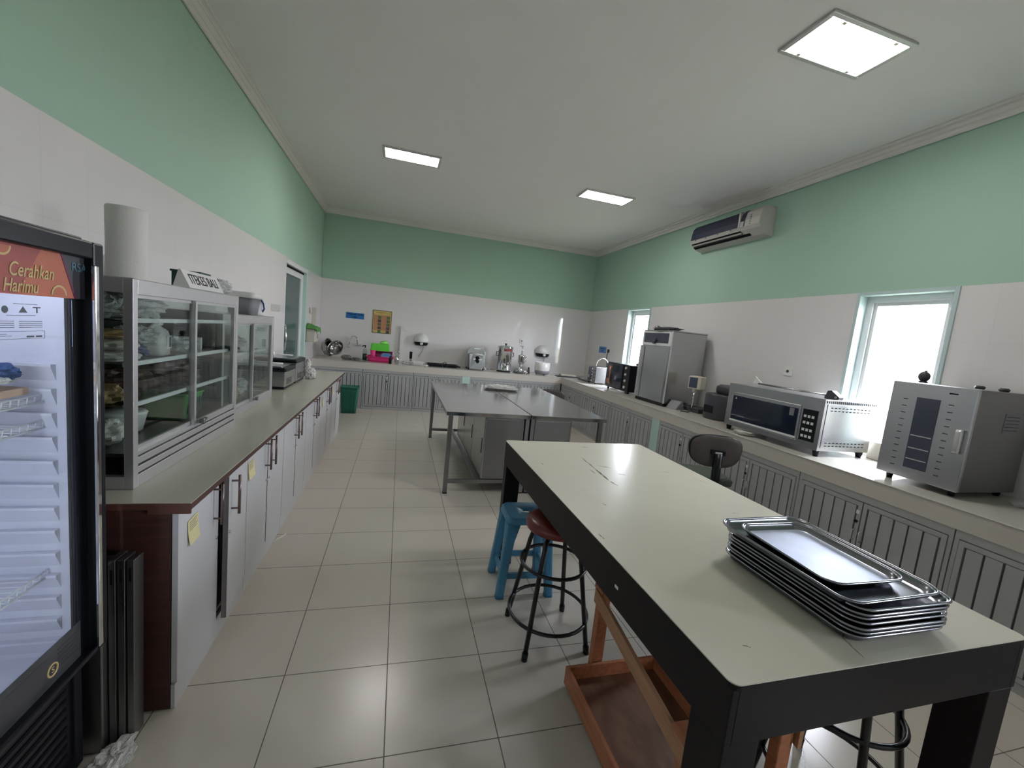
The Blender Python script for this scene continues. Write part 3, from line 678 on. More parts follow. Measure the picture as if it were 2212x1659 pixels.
# ------------------------------------------------------------------ stainless tables (pair)
def steel_table(x0, x1, y0, y1, label, bx0, bx1, by1, side):
    r = thing('steel_table', label, 'table', (x0, y0, 0), 0, 'stainless steel prep tables')
    w, l = x1 - x0, y1 - y0; hh = 0.752
    b = MB(); b.box(0, w, 0, l, hh - 0.036, hh, m_sst); b.build('tabletop', parent=r, bevel=0.004, seg=3)
    for sx in (0, 1):
        for sy in (0, 1):
            b = MB(); inn = (sx == 1) == (side == 'L'); off_ = 0.021 if inn else 0.045; cx = off_ if sx == 0 else w - off_; cy = 0.045 if sy == 0 else l - 0.045
            b.box(cx - 0.019, cx + 0.019, cy - 0.019, cy + 0.019, 0.008, hh - 0.036, m_ssd); lg = b.build('leg', parent=r, bevel=0.003)
            b = MB(); b.box(cx - 0.02, cx + 0.02, cy - 0.02, cy + 0.02, 0, 0.010, m_black); b.build('foot', parent=lg)
    b = MB(); z0, z1 = 0.095, 0.128
    b.box(0.066, w - 0.066, 0.03, 0.06, z0, z1, m_ssd); b.box(0.066, w - 0.066, l - 0.06, l - 0.03, z0, z1, m_ssd)
    for xx in ((bx0 - x0 - 0.035, bx1 - x0 - 0.01) if side == 'L' else (bx0 - x0 + 0.01, bx1 - x0 + 0.02)): b.box(xx - 0.015, xx + 0.015, 0.06, l - 0.06, z0, z1, m_ssd)
    b.build('lower_rail', parent=r, bevel=0.002)
    b = MB(); a, c = bx0 - x0, bx1 - x0; by = by1 - y0
    b.box(a, c, 0.046, by, 0.132, hh - 0.038, m_ssd); cb = b.build('cupboard', parent=r, bevel=0.003)
    b = MB(); n = 3; L_ = (by - 0.05) / n; xs_ = a - 0.006 if side == 'L' else c + 0.006
    fr = MB(); t = 0.006
    for (p, q, u, v) in ((a + 0.0, c, hh - 0.060, hh - 0.052), (a, a + t, 0.14, hh - 0.052), (c - t, c, 0.14, hh - 0.052)): fr.box(p, q, 0.040, 0.046, u, v, m_ss)
    fr.build('panel_edging', parent=cb)
    for k in range(n):
        d = MB(); lo, hi = sorted((xs_, a if side == 'L' else c)); d.box(lo, hi, 0.05 + k * L_, 0.05 + (k + 1) * L_ - 0.006, 0.14, hh - 0.05, m_ss); dd = d.build('door', parent=cb)
        d = MB(); xx = xs_ + (-0.004 if side == 'L' else 0.004); d.box(min(xx, xs_), max(xx, xs_), 0.05 + k * L_ + 0.05, 0.05 + k * L_ + 0.062, 0.36, 0.50, m_dgrey); d.build('handle', parent=dd)
    return r
steel_table(1.622, 2.395, 3.54, 5.545, 'stainless steel table on the left of the pair, beside the tiled aisle', 1.985, 2.345, 5.2, 'L')
steel_table(2.405, 3.165, 3.54, 5.545, 'stainless steel table on the right of the pair, nearer the window', 2.455, 2.82, 5.2, 'R')
# clear platter on the steel tables
r = thing('clear_platter', 'shallow clear plastic tray of cling film on the steel tables', 'tray', (2.50, 5.19, 0.7525), -0.15)
b = MB(); b.loft([rrect(0.36, 0.20, 0.05, 0.001), rrect(0.42, 0.26, 0.06, 0.020), rrect(0.44, 0.28, 0.06, 0.024), rrect(0.41, 0.25, 0.06, 0.021), rrect(0.36, 0.20, 0.05, 0.004)], m_bagw); b.build('platter', parent=r)
b = MB(); b.crumple((0, 0, 0.030), 0.17, 0.10, 0.026, m_bagc, 0.4, 4, 3); b.build('film_wrap', parent=r)

# ------------------------------------------------------------------ swivel chairs
def swivel(label, bx, by, bz0, w, h, face, seat_z, wheels=True):
    """backrest centred at bx,by; chair faces direction 'face' (angle)"""
    r = thing('swivel_chair', label, 'chair', (bx, by, 0), face - PI / 2)      # local +y = facing
    def sup(t, k):      # superellipse outline
        c, s = math.cos(t), math.sin(t)
        return (abs(c) ** k * (1 if c > 0 else -1), abs(s) ** k * (1 if s > 0 else -1))
    def ringz(sc, y, dep):
        q = []
        for j in range(40):
            c, s = sup(2 * PI * j / 40, 0.72); xx = c * w / 2 * sc; zz = s * h / 2 * sc
            q.append(Vector((xx * (1 - 0.06 * (-s)), y + dep * (xx / (w / 2)) ** 2, bz0 + h / 2 + zz)))
        return q
    b = MB(); b.loft([ringz(0.92, -0.0155, 0.03), ringz(0.99, -0.010, 0.03), ringz(1.0, 0.0, 0.03), ringz(0.99, 0.01, 0.03)], m_black, smooth=True)
    bk = b.build('backrest', parent=r)
    b = MB(); b.loft([ringz(0.955, -0.016, 0.03), ringz(0.94, -0.0205, 0.03), ringz(0.75, -0.021, 0.018), ringz(0.5, -0.0215, 0.008), ringz(0.2, -0.0215, 0.0015)], m_fabg, cap0=False); b.build('back_cover', parent=bk)
    b = MB(); b.loft([ringz(0.97, 0.008, 0.03), ringz(0.96, 0.028, 0.03), ringz(0.85, 0.036, 0.03)], m_fabgr, cap0=False); b.build('back_cushion', parent=bk)
    b = MB(); zc = bz0 + h * 0.47
    b.box(-0.052, 0.052, -0.050, -0.015, zc - 0.014, zc + 0.022, m_black); b.box(-0.026, 0.026, -0.056, -0.049, zc - 0.002, zc + 0.012, m_aluw)
    b.build('bracket', parent=bk, bevel=0.004)
    b = MB(); b.tube([(0, -0.045, zc), (0, -0.058, seat_z + 0.08), (0, -0.05, seat_z - 0.01), (0, 0.02, seat_z - 0.045), (0, 0.18, seat_z - 0.045)], [0.03, 0.033, 0.033, 0.03, 0.03], m_black, 12); b.build('back_stem', parent=r)
    b = MB(); b.loft([rrect(0.36, 0.34, 0.10, seat_z - 0.02, 6, 0, 0.26), rrect(0.44, 0.42, 0.12, seat_z, 6, 0, 0.26), rrect(0.45, 0.43, 0.12, seat_z + 0.03, 6, 0, 0.26), rrect(0.36, 0.34, 0.11, seat_z + 0.052, 6, 0, 0.26)], m_fabgr); b.build('seat', parent=r)
    b = MB(); b.cyl((0, 0.26, 0.09), (0, 0.26, seat_z - 0.02), 0.024, m_black); b.cyl((0, 0.26, 0.07), (0, 0.26, 0.22), 0.035, m_black); b.build('gas_column', parent=r)
    b = MB(); b.tube([(0.10, 0.26, seat_z - 0.03), (0.22, 0.22, seat_z - 0.04), (0.25, 0.22, seat_z - 0.035)], 0.008, m_black, 8); b.build('lever', parent=r)
    for k in range(5):
        a = 2 * PI * k / 5 + 0.3; c, s = math.cos(a), math.sin(a)
        b = MB(); b.tube([(0, 0.26, 0.10), (c * 0.15, 0.26 + s * 0.15, 0.09), (c * 0.27, 0.26 + s * 0.27, 0.066)], [0.028, 0.022, 0.015], m_black, 10); lg = b.build('base_arm', parent=r)
        b = MB(); T = Matrix.Translation((c * 0.265, 0.26 + s * 0.265, 0.028)) @ Matrix.Rotation(a, 4, 'Z') @ Matrix.Rotation(PI / 2, 4, 'X')
        b.lathe([(0.020, -0.022), (0.028, -0.018), (0.028, 0.018), (0.020, 0.022)], m_black, n=16, T=T); b.build('castor', parent=lg)
    return r
swivel('black and grey swivel chair at the window counter, its round back to the camera', 3.60, 2.59, 0.605, 0.40, 0.255, 1.22, 0.44)
swivel('small swivel chair mostly hidden behind the far end of the steel tables', 3.47, 5.86, 0.46, 0.40, 0.25, 1.3, 0.36)

# ------------------------------------------------------------------ green bin
r = thing('waste_bin', 'dark green plastic bin standing at the end of the left cabinets', 'bin', (0.49, 6.87, 0), 0.02)
b = MB()
w_, d_ = 0.27, 0.21
R_ = [rrect(w_ * 0.80, d_ * 0.80, 0.03, 0.0), rrect(w_ * 0.84, d_ * 0.84, 0.03, 0.10), rrect(w_ * 0.97, d_ * 0.97, 0.03, 0.38), rrect(w_ * 0.98, d_ * 0.98, 0.03, 0.395), rrect(w_ * 1.06, d_ * 1.08, 0.035, 0.395), rrect(w_ * 1.06, d_ * 1.08, 0.035, 0.42), rrect(w_ * 0.96, d_ * 0.96, 0.03, 0.42), rrect(w_ * 0.93, d_ * 0.93, 0.03, 0.37), rrect(w_ * 0.78, d_ * 0.78, 0.03, 0.01)]
b.loft(R_, m_bin)
b.build('bin_body', parent=r)
b = MB()
for xx in (-0.075, -0.015, 0.045, 0.09): b.poly([(xx * 0.85, -d_ * 0.41, 0.02), (xx * 0.85 + 0.010, -d_ * 0.41, 0.02), (xx + 0.010, -d_ * 0.492, 0.36), (xx, -d_ * 0.492, 0.36)], (0, -0.006, 0), m_bin)
b.build('rib', parent=r)

# ------------------------------------------------------------------ air conditioner
r = thing('air_conditioner', 'wall air conditioner with its front cover off, showing dark filters', 'air conditioner', (XR + 0.006, 4.30, 2.93))
y0, y1 = -0.59, 0.50
prof = [(0, 0.15), (-0.13, 0.15), (-0.175, 0.11), (-0.195, 0.03), (-0.20, -0.04), (-0.185, -0.075), (-0.10, -0.135), (0, -0.155)]
b = MB(); b.poly([(x, y0, z) for x, z in prof], (0, y1 - y0, 0), m_acw); b.build('casing', parent=r, bevel=0.006)
b = MB()
fp = [(-0.140, 0.145), (-0.178, 0.108), (-0.198, 0.03), (-0.2025, -0.035)]
def strip(ya, yb, pr_, m, off=0.002): 
    i = b.mi(m); V = [[b.bm.verts.new((x - off, yy, z)) for (x, z) in pr_] for yy in (ya, yb)]
    for k in range(len(pr_) - 1): b._face([V[0][k], V[1][k], V[1][k + 1], V[0][k + 1]], i)
    V2 = [[b.bm.verts.new((x, yy, z)) for (x, z) in pr_] for yy in (ya, yb)]
    for k in range(len(pr_) - 1): b._face([V2[0][k], V2[0][k + 1], V2[1][k + 1], V2[1][k]], i)
    for e in (0, 1):
        for k in range(len(pr_) - 1): b._face([V[e][k], V[e][k + 1], V2[e][k + 1], V2[e][k]], i)
strip(-0.30, 0.475, fp, m_navy); b.build('filter', parent=r)
b = MB(); strip(-0.385, -0.325, fp, m_navy); strip(-0.38, -0.33, [(-0.199, 0.02), (-0.2035, -0.045)], m_chrome, 0.004); b.build('filter', parent=r)
b = MB(); b.box(-0.206, -0.19, -0.325, -0.30, -0.04, 0.12, m_acw); b.build('filter_divider', parent=r, bevel=0.003)
b = MB(); b.poly([(-0.188, -0.33, -0.080), (-0.150, -0.33, -0.108), (-0.146, -0.33, -0.100), (-0.184, -0.33, -0.072)], (0, 0.80, 0), m_void); b.poly([(-0.143, -0.42, -0.113), (-0.118, -0.42, -0.130), (-0.113, -0.42, -0.123), (-0.138, -0.42, -0.106)], (0, 0.90, 0), m_void)
b.build('air_outlet', parent=r)
b = MB(); b.poly([(-0.176, -0.33, -0.092), (-0.160, -0.33, -0.104), (-0.158, -0.33, -0.101), (-0.174, -0.33, -0.089)], (0, 0.80, 0), m_acw); b.build('louvre', parent=r)
for k, yy in enumerate((-0.20, 0.0, 0.2, 0.38)):
    b = MB(); b.box(-0.206, -0.198, yy, yy + 0.012, -0.052, -0.040, m_grey); b.build('clip', parent=r)
for k in range(5): b = MB(); b.box(-0.2005 + 0.003 * max(0, k - 2), -0.190, -0.468, -0.450, -0.030 + 0.024 * k, -0.018 + 0.024 * k, m_grey); b.build('printed_symbol', parent=r)

# ------------------------------------------------------------------ wall things
def sign_far(name, label, cat, x0, x1, z0, z1, m, dep=0.006):
    r = thing(name, label, cat, ((x0 + x1) / 2, YF - 0.001, (z0 + z1) / 2)); w, h = (x1 - x0) / 2, (z1 - z0) / 2
    b = MB(); b.box(-w, w, -dep, 0, -h, h, m); b.build('board', parent=r); return r, w, h
r, w, h = sign_far('wall_sign', 'blue rectangular sign on the far tiled wall, left of the poster', 'sign', 0.255, 0.556, 1.475, 1.578, m_bsign)
for (u0, u1) in ((-0.128, -0.040), (-0.026, 0.030), (0.044, 0.132)): b = MB(); b.box(u0, u1, -0.0068, -0.006, 0.010, 0.034, m_bsignd); b.build('word', parent=r)
b = MB(); b.poly([(-0.055, 0, 0), (0.0, 0, 0.014), (0.055, 0, 0), (0, 0, -0.02)], (0, -0.0012, 0), m_bsignd); o = b.build('emblem', parent=r, loc=(0, -0.006, -0.022))
r, w, h = sign_far('wall_poster', 'yellow framed poster with food photos on the far tiled wall', 'poster', 0.702, 1.025, 1.262, 1.668, m_post)
b = MB()
for (a, c, e, g) in ((-w, w, h - 0.008, h), (-w, w, -h, -h + 0.008), (-w, -w + 0.008, -h, h), (w - 0.008, w, -h, h)): b.box(a, c, -0.0085, -0.0005, e, g, m_brown)
b.build('poster_frame', parent=r)
b = MB(); b.box(-w + 0.02, w - 0.02, -0.0068, -0.006, -h + 0.05, h - 0.085, m_posto)
for j in range(5):
    b.box(-w + 0.09, -w + 0.145, -0.0076, -0.0068, h - 0.15 - 0.062 * j, h - 0.10 - 0.062 * j, m_postd if j % 2 else m_postg); b.box(w - 0.085, w - 0.03, -0.0076, -0.0068, h - 0.15 - 0.062 * j, h - 0.10 - 0.062 * j, m_postg if j < 3 else m_postd)
b.build('printed_picture', parent=r)
for (u0, u1, v) in ((-0.075, -0.015, 0.040), (-0.005, 0.065, 0.040), (-0.045, 0.01, 0.062)): b = MB(); b.box(u0, u1, -0.0068, -0.006, h - v - 0.006, h - v + 0.006, m_posto); b.build('word', parent=r)
# hand dryers
def dryer(label, x, z, R):
    r = thing('hand_dryer', label, 'hand dryer', (x, YF, z))
    b = MB(); rings = []
    for k in range(13):
        t = PI / 2 * k / 12; rr = math.cos(t); rings.append([Vector((R * max(rr, .01) * math.cos(2 * PI * j / 28), -R * 1.0 * math.sin(t) if False else 0, 0)) for j in range(28)])
    # half dome bulging into the room, flat cut at the bottom
    V = []
    for k in range(15):
        ph = -PI / 2 + PI * k / 14      # across x
        row = []
        for j in range(15):
            th = PI / 2 - (PI / 2 + 0.25) * j / 14
            x_ = R * math.cos(th) * math.sin(ph); y_ = -R * 1.0 * math.cos(th) * math.cos(ph); z_ = R * 0.92 * math.sin(th)
            row.append(b.bm.verts.new((x_, y_, z_)))
        V.append(row)
    i = b.mi(m_white)
    for k in range(14):
        for j in range(14): b._face([V[k][j], V[k + 1][j], V[k + 1][j + 1], V[k][j + 1]], i, True)
    bmesh.ops.remove_doubles(b.bm, verts=b.bm.verts, dist=1e-5)
    b.build('dome', parent=r)
    b = MB(); ringsb = []
    for (sc, z_) in ((0.985, -R * 0.22), (1.0, -R * 0.25), (0.93, -R * 0.55), (0.80, -R * 0.68)):
        ringsb.append([Vector((R * 0.95 * sc * math.cos(PI + PI * j / 24), R * sc * 0.97 * math.sin(PI + PI * j / 24), z_)) for j in range(25)])
    b.loft(ringsb, m_black, smooth=False); b.build('outlet_band', parent=r)
    b = MB(); b.lathe([(0.001, 0.003), (0.028, 0.0), (0.028, -0.004)], m_aluw, n=16, T=Matrix.Translation((0, -R * 0.955, -R * 0.40)) @ Matrix.Rotation(PI / 2, 4, 'X')); b.build('sensor', parent=r)
    b = MB(); b.tube([(0.04, -0.03, -R * 0.6), (0.045, -0.02, -R * 1.1), (0.02, -0.015, -R * 1.6), (-0.02, -0.012, -R * 2.1), (-0.03, -0.012, -R * 2.35)], 0.004, m_grey, 6); b.build('cord', parent=r)
    return r
dryer('white domed hand dryer on the far wall beside the white pipe', 1.575, 1.205, 0.135)
dryer('white domed hand dryer on the far wall above the rice cooker', 3.955, 1.205, 0.150)
r = thing('wall_conduit', 'white vertical pipe and socket on the far wall', 'pipe', (1.215, YF, H))
b = MB(); b.box(-0.022, 0.022, -0.045, 0, 0.0, 0.60, m_white); b.build('duct', parent=r, bevel=0.004)
b = MB(); b.box(0.03, 0.115, -0.012, 0, 0.57, 0.66, m_white); b.box(-0.03, 0.05, -0.04, 0, 0.60, 0.645, m_white); b.build('socket', parent=r, bevel=0.004)
def plate(name, label, cat, loc, sx, sy, sz, m, extra=None):
    r = thing(name, label, cat, loc); b = MB(); b.box(-sx, sx, -sy, sy, -sz, sz, m); b.build('plate', parent=r, bevel=0.003)
    if extra: extra(r)
    return r
def hole_y(r): b = MB(); b.cyl((0, -0.007, 0.0), (0, -0.010, 0.0), 0.014, m_dgrey); b.build('socket_hole', parent=r)
def hole_x(r): b = MB(); b.cyl((-0.007, 0, 0), (-0.010, 0, 0), 0.014, m_dgrey); b.build('socket_hole', parent=r)
plate('wall_socket', 'white wall socket on the far wall above the juicer', 'socket', (3.50, YF - 0.006, 1.375), 0.04, 0.006, 0.04, m_white, hole_y)
plate('wall_socket', 'pale wall socket above the wide steel oven on the window wall', 'socket', (XR - 0.006, 3.24, 1.385), 0.006, 0.045, 0.045, m_white, hole_x)
r = thing('wall_sign', 'small light blue sign on the window wall near the far corner', 'sign', (XR - 0.001, 7.18, 1.37)); b = MB(); b.box(-0.005, 0, -0.14, 0.14, -0.06, 0.06, m_lbsign); b.build('board', parent=r)
b = MB(); b.box(-0.0062, -0.005, -0.09, 0.09, 0.012, 0.030, m_bsignd); b.box(-0.0062, -0.005, -0.05, 0.05, -0.030, -0.012, m_bsignd); b.build('lettering', parent=r)
r = thing('power_cord', 'black power cord and plug hanging on the window wall behind the toaster oven', 'cord', (XR, 6.93, 1.36)); b = MB(); b.tube([(-0.012, 0, 0), (-0.02, 0.02, -0.06), (-0.018, 0.03, -0.14), (-0.015, 0.0, -0.24), (-0.02, -0.03, -0.32)], 0.006, m_dgrey, 8); b.build('cable', parent=r)
b = MB(); b.box(-0.035, 0, -0.02, 0.02, -0.03, 0.03, m_dgrey); b.build('plug', parent=r, bevel=0.006)
# left wall beyond the door: notice, hook, ivory box with a green cloth, faded switch plate
plate('wall_notice', 'narrow buff notice board on the left wall beside the door', 'notice', (XL + 0.004, 7.36, 1.41), 0.004, 0.15, 0.17, m_tan2)
r = thing('wall_hook', 'small grey hook on the left wall between door and notice', 'hook', (XL, 7.02, 1.52)); b = MB(); b.tube([(0.001, 0, 0.05), (0.006, 0, 0.03), (0.008, 0, -0.03), (0.02, 0.03, -0.035)], 0.006, m_grey, 8); b.build('hook', parent=r)
r = thing('wall_box', 'ivory box mounted on the left wall under the green cloth', 'box', (XL, 6.93, 1.06)); b = MB(); b.box(0, 0.13, -0.13, 0.13, 0, 0.19, m_ivory); b.build('housing', parent=r, bevel=0.008)
b = MB(); b.box(0.13, 0.134, 0.05, 0.075, 0.05, 0.12, m_dgrey); b.build('slot', parent=r); b = MB(); b.box(-0.0, 0.01, -0.15, -0.13, -0.01, 0.2, m_black); b.build('mounting_edge', parent=r)
r = thing('green_cloth', 'green cloth draped over the ivory wall box', 'cloth', (XL + 0.005, 6.93, 1.2505)); b = MB()
V = []; i = b.mi(m_gcloth)
for a in range(15):
    row = []
    for c in range(13):
        u = -0.16 + 0.32 * a / 14; v = 0.20 * c / 12; x_ = min(v, 0.14) ; dz = -max(0, v - 0.14) * 0.9 - max(0, abs(u) - 0.13) * 1.0
        zz = 0.016 + dz + 0.022 * (noise.noise(Vector((u * 18, v * 22, 2))) + 0.5) + 0.05 * (1 - x_ / 0.14) * (0.5 + 0.5 * math.cos(u * 14))
        row.append(b.bm.verts.new((x_ + 0.006 * (v > 0.14) + 0.004, u, zz)))
    V.append(row)
for a in range(14):
    for c in range(12): b._face([V[a][c], V[a + 1][c], V[a + 1][c + 1], V[a][c + 1]], i, True)
o = b.build('drape', parent=r); so = o.modifiers.new('thick', 'SOLIDIFY'); so.thickness = 0.006; so.offset = 1
plate('switch_panel', 'faint grey square panel on the left wall before the door', 'panel', (XL + 0.002, 5.22, 1.495), 0.002, 0.17, 0.038, m_ctile)

# ------------------------------------------------------------------ display fridge at the left edge (front faces +x)
FX, FY0, FY1, FT = 0.400, 0.80, 1.412, 1.585
r = thing('display_fridge', 'tall black glass-door display fridge, lit inside, at the left edge', 'fridge', (0.1, (FY0 + FY1) / 2, 0))
def f(x): return x - 0.1
hy = (FY1 - FY0) / 2
b = MB()
b.box(f(-0.155), f(-0.125), -hy, hy, 0.02, FT - 0.01, m_black); b.box(f(-0.125), f(0.335), -hy, -hy + 0.03, 0.02, FT - 0.01, m_black); b.box(f(-0.125), f(0.335), hy - 0.03, hy, 0.02, FT - 0.01, m_black)
b.box(f(-0.125), f(0.335), -hy + 0.03, hy - 0.03, FT - 0.05, FT - 0.01, m_black); b.box(f(-0.125), f(0.305), -hy + 0.03, hy - 0.03, 0.02, 0.40, m_black)
b.box(f(-0.15), f(0.36), -hy + 0.01, hy - 0.012, FT - 0.01, FT + 0.012, m_black)
b.build('cabinet_body', parent=r, bevel=0.004)
# liner with ribs
b = MB(); L0, L1 = -hy + 0.03, hy - 0.03
b.box(f(-0.125), f(-0.115), L0, L1, 0.40, FT - 0.05, m_fliner); b.box(f(-0.115), f(0.335), L0, L0 + 0.01, 0.40, FT - 0.05, m_fliner); b.box(f(-0.115), f(0.335), L1 - 0.01, L1, 0.40, FT - 0.05, m_fliner)
b.box(f(-0.115), f(0.335), L0 + 0.01, L1 - 0.01, 0.40, 0.41, m_fliner); b.box(f(-0.115), f(0.335), L0 + 0.01, L1 - 0.01, FT - 0.06, FT - 0.05, m_fliner)
b.build('liner', parent=r)
b = MB()
for z in [0.47 + 0.0655 * k for k in range(13)]:
    for (ya, s) in ((L1 - 0.01, -1), (L0 + 0.01, 1)):
        b.poly([(f(-0.11), ya, z), (f(-0.11), ya + s * 0.018, z + 0.001), (f(-0.11), ya + s * 0.018, z - 0.006), (f(-0.11), ya, z - 0.045)], (0.425, 0, 0), m_fliner)
b.build('shelf_rail', parent=r)
for z, nm in ((1.174, 1), (1.105, 2), (0.68, 3)):
    b = MB(); xa, xb = f(-0.10), f(0.29)
    b.tube([(xb, L0 + 0.03, z), (xb, L1 - 0.014, z)], 0.003, m_wire, 6); b.tube([(xb, L0 + 0.03, z - 0.02), (xb, L1 - 0.014, z - 0.02)], 0.003, m_wire, 6)
    b.tube([(xa, L0 + 0.03, z - 0.02), (xa, L1 - 0.014, z - 0.02)], 0.003, m_wire, 6)
    n = 22
    for k in range(n):
        yy = L0 + 0.035 + (L1 - L0 - 0.055) * k / (n - 1); b.tube([(xa, yy, z - 0.018), (xb, yy, z - 0.018), (xb + 0.002, yy, z)], 0.0018, m_wire, 5)
    b.build('wire_shelf', parent=r)
Yc = (FY0 + FY1) / 2
def yy(y): return y - Yc
# door
door = MB(); x0, x1 = f(0.340), f(FX); zz0, zz1 = 0.416, FT
fw_ = 0.040
door.box(x0, x1, -hy, -hy + fw_, zz0, zz1, m_black); door.box(x0, x1, hy - fw_, hy, zz0, zz1, m_black)
door.box(x0, x1, -hy + fw_, hy - fw_, zz1 - 0.045, zz1, m_black); door.box(x0, x1, -hy + fw_, hy - fw_, zz0, zz0 + 0.018, m_black)
dr = door.build('door', parent=r, bevel=0.005)
b = MB(); b.box(f(0.375), f(0.3775), -hy + fw_, hy - fw_, zz0 + 0.018, zz1 - 0.045, m_glass); b.build('glass', parent=dr)
b = MB(); b.box(f(0.3735), f(0.3745), yy(1.338), hy - fw_, zz0 + 0.018, zz1 - 0.045, m_black); b.build('gasket', parent=dr)
b = MB(); b.box(f(FX), f(FX) + 0.010, hy - 0.052, hy - 0.036, zz0 + 0.02, zz1 - 0.06, m_chrome); b.build('handle', parent=dr, bevel=0.003)
# header banner and lower graphic band on the glass
xb_ = f(0.378)
b = MB(); Yc = (FY0 + FY1) / 2
def yy(y): return y - Yc
b.poly([(xb_, -hy + fw_, 1.434), (xb_, yy(1.340), 1.434), (xb_, yy(1.294), 1.540), (xb_, -hy + fw_, 1.540)], (0.0015, 0, 0), m_orange)
b.poly([(xb_ + 0.0002, yy(1.340), 1.434), (xb_ + 0.0002, hy - fw_, 1.434), (xb_ + 0.0002, hy - fw_, 1.540), (xb_ + 0.0002, yy(1.294), 1.540)], (0.0015, 0, 0), m_dgrey)
b.poly([(xb_ + 0.0016, yy(1.336), 1.434), (xb_ + 0.0016, yy(1.343), 1.434), (xb_ + 0.0016, yy(1.298), 1.540), (xb_ + 0.0016, yy(1.292), 1.540)], (0.0008, 0, 0), m_purple)
b.poly([(xb_ + 0.0015, -hy + fw_, 1.436), (xb_ + 0.0015, yy(1.17), 1.436), (xb_ + 0.0015, yy(1.235), 1.540), (xb_ + 0.0015, -hy + fw_, 1.540)], (0.0004, 0, 0), m_oranged)
bn = b.build('banner', parent=dr)
def on_glass(o, y, z, dx=0.0026): frame_xyz(o, (xb_ + dx, yy(y), z), (0, 1, 0), (1, 0, 0)); return o
on_glass(text_mesh('slogan', 'Cerahkan', 0.043, m_cream, dr, shear=0.25, off=0.0003, sx=0.72), 1.208, 1.487)
on_glass(text_mesh('slogan', 'Harimu', 0.041, m_cream, dr, shear=0.25, off=0.0003, sx=0.72), 1.178, 1.452)
on_glass(text_mesh('logo', 'RSA', 0.030, m_logob, dr, off=0.0), 1.352, 1.513)
for (y, z, R) in ((1.285, 1.440, 0.024), (1.135, 1.535, 0.022)):
    b = MB()
    pts = [(xb_ + 0.0022, yy(y) + R * math.cos(a), max(z + R * math.sin(a), 1.437)) for a in [PI * k / 16 * (1 if z < 1.5 else -1) for k in range(17)]]
    b.poly(pts, (0.0006, 0, 0), m_cream); pts = [(xb_ + 0.0029, yy(y) + R * 0.8 * math.cos(a), max(z + R * 0.8 * math.sin(a), 1.438)) for a in [PI * k / 16 * (1 if z < 1.5 else -1) for k in range(17)]]
    b.poly(pts, (0.0003, 0, 0), m_orange)
    b.build('fruit_print', parent=dr)
b = MB(); b.box(xb_, xb_ + 0.0012, -hy + fw_, yy(1.335), zz0 + 0.018, 0.540, m_band1); b.box(xb_ + 0.0013, xb_ + 0.0018, -hy + fw_, yy(1.22), 0.455, 0.520, m_dgrey)
for k in range(5): b.box(xb_ + 0.0013, xb_ + 0.002, yy(1.255), yy(1.325), 0.462 + 0.013 * k, 0.466 + 0.013 * k, m_dgrey)
b.build('lower_sticker', parent=dr)
b = MB(); b.ring((0, 0, 0), 0.016, 0.0025, m_cream, 24, 6, T=Matrix.Translation((xb_ + 0.002, yy(1.235), 0.475)) @ Matrix.Rotation(PI / 2, 4, 'Y')); b.build('lower_emblem', parent=dr)
on_glass(text_mesh('lower_emblem', 'S', 0.022, m_cream, dr), 1.235, 0.475)
# instruction sheet on the inside back of the liner
b = MB(); pl = f(-0.113)
# information sheet stuck inside the glass
xs_ = f(0.3705); 
b.box(xs_, xs_ + 0.0008, yy(1.340), yy(1.345), 1.31, 1.430, m_fliner); sh = b.build('information_sheet', parent=dr)
b = MB(); q = xs_ + 0.0009
def ln(ya, yb, z, t=0.0012): b.box(q, q + 0.0004, yy(ya), yy(yb), z, z + t, m_lines)
yy0 = yy
def yy(y): return yy0(1.165 + (y - 1.17) * 1.25 + 0.012)
ln(1.165, 1.215, 1.4125); ln(1.15, 1.21, 1.387)
for k in range(4): ln(1.115, 1.165, 1.374 - 0.0045 * k); ln(1.175, 1.225, 1.374 - 0.0045 * k)
for z in (1.352, 1.335): ln(1.115, 1.23, z, 0.0008)
b.box(q, q + 0.0004, yy(1.115), yy(1.1158), 1.335, 1.352, m_lines); b.box(q, q + 0.0004, yy(1.2292), yy(1.23), 1.335, 1.352, m_lines)
ln(1.19, 1.206, 1.338, 0.004); ln(1.21, 1.224, 1.338, 0.004); ln(1.125, 1.16, 1.342, 0.001); ln(1.125, 1.15, 1.346, 0.001); ln(1.085, 1.10, 1.405, 0.008)
b.poly([(q, yy(1.175), 1.394), (q, yy(1.193), 1.394), (q, yy(1.184), 1.408)], (0.0004, 0, 0), m_lines); b.box(q, q + 0.0004, yy(1.205), yy(1.222), 1.405, 1.4075, m_ink); b.box(q, q + 0.0004, yy(1.2125), yy(1.2150), 1.394, 1.405, m_ink)
b.poly([(q, yy(1.148) + 0.008 * math.cos(2 * PI * k / 16), 1.400 + 0.008 * math.sin(2 * PI * k / 16)) for k in range(16)], (0.0004, 0, 0), m_lines)
b.build('printing', parent=sh)
yy = yy0
b = MB(); b.tube([(f(0.325), L0 + 0.03, 0.45), (f(0.325), L0 + 0.03, 1.50)], 0.010, m_led, 10); b.tube([(f(0.30), L0 + 0.05, FT - 0.075), (f(0.30), L1 - 0.05, FT - 0.075)], 0.008, m_led, 10); b.build('light_tube', parent=r)
b = MB(); b.box(f(0.305), f(0.325), -hy + 0.02, hy - 0.02, 0.06, 0.37, m_black)
for k in range(9): b.box(f(0.325), f(0.328), -hy + 0.05, hy - 0.05, 0.09 + 0.03 * k, 0.10 + 0.03 * k, m_void)
b.build('grille', parent=r)
b = MB()
for sx in (-0.10, 0.28):
    for sy in (-hy + 0.05, hy - 0.05): b.cyl((f(sx), sy, 0), (f(sx), sy, 0.03), 0.02, m_black)
b.build('foot', parent=r)
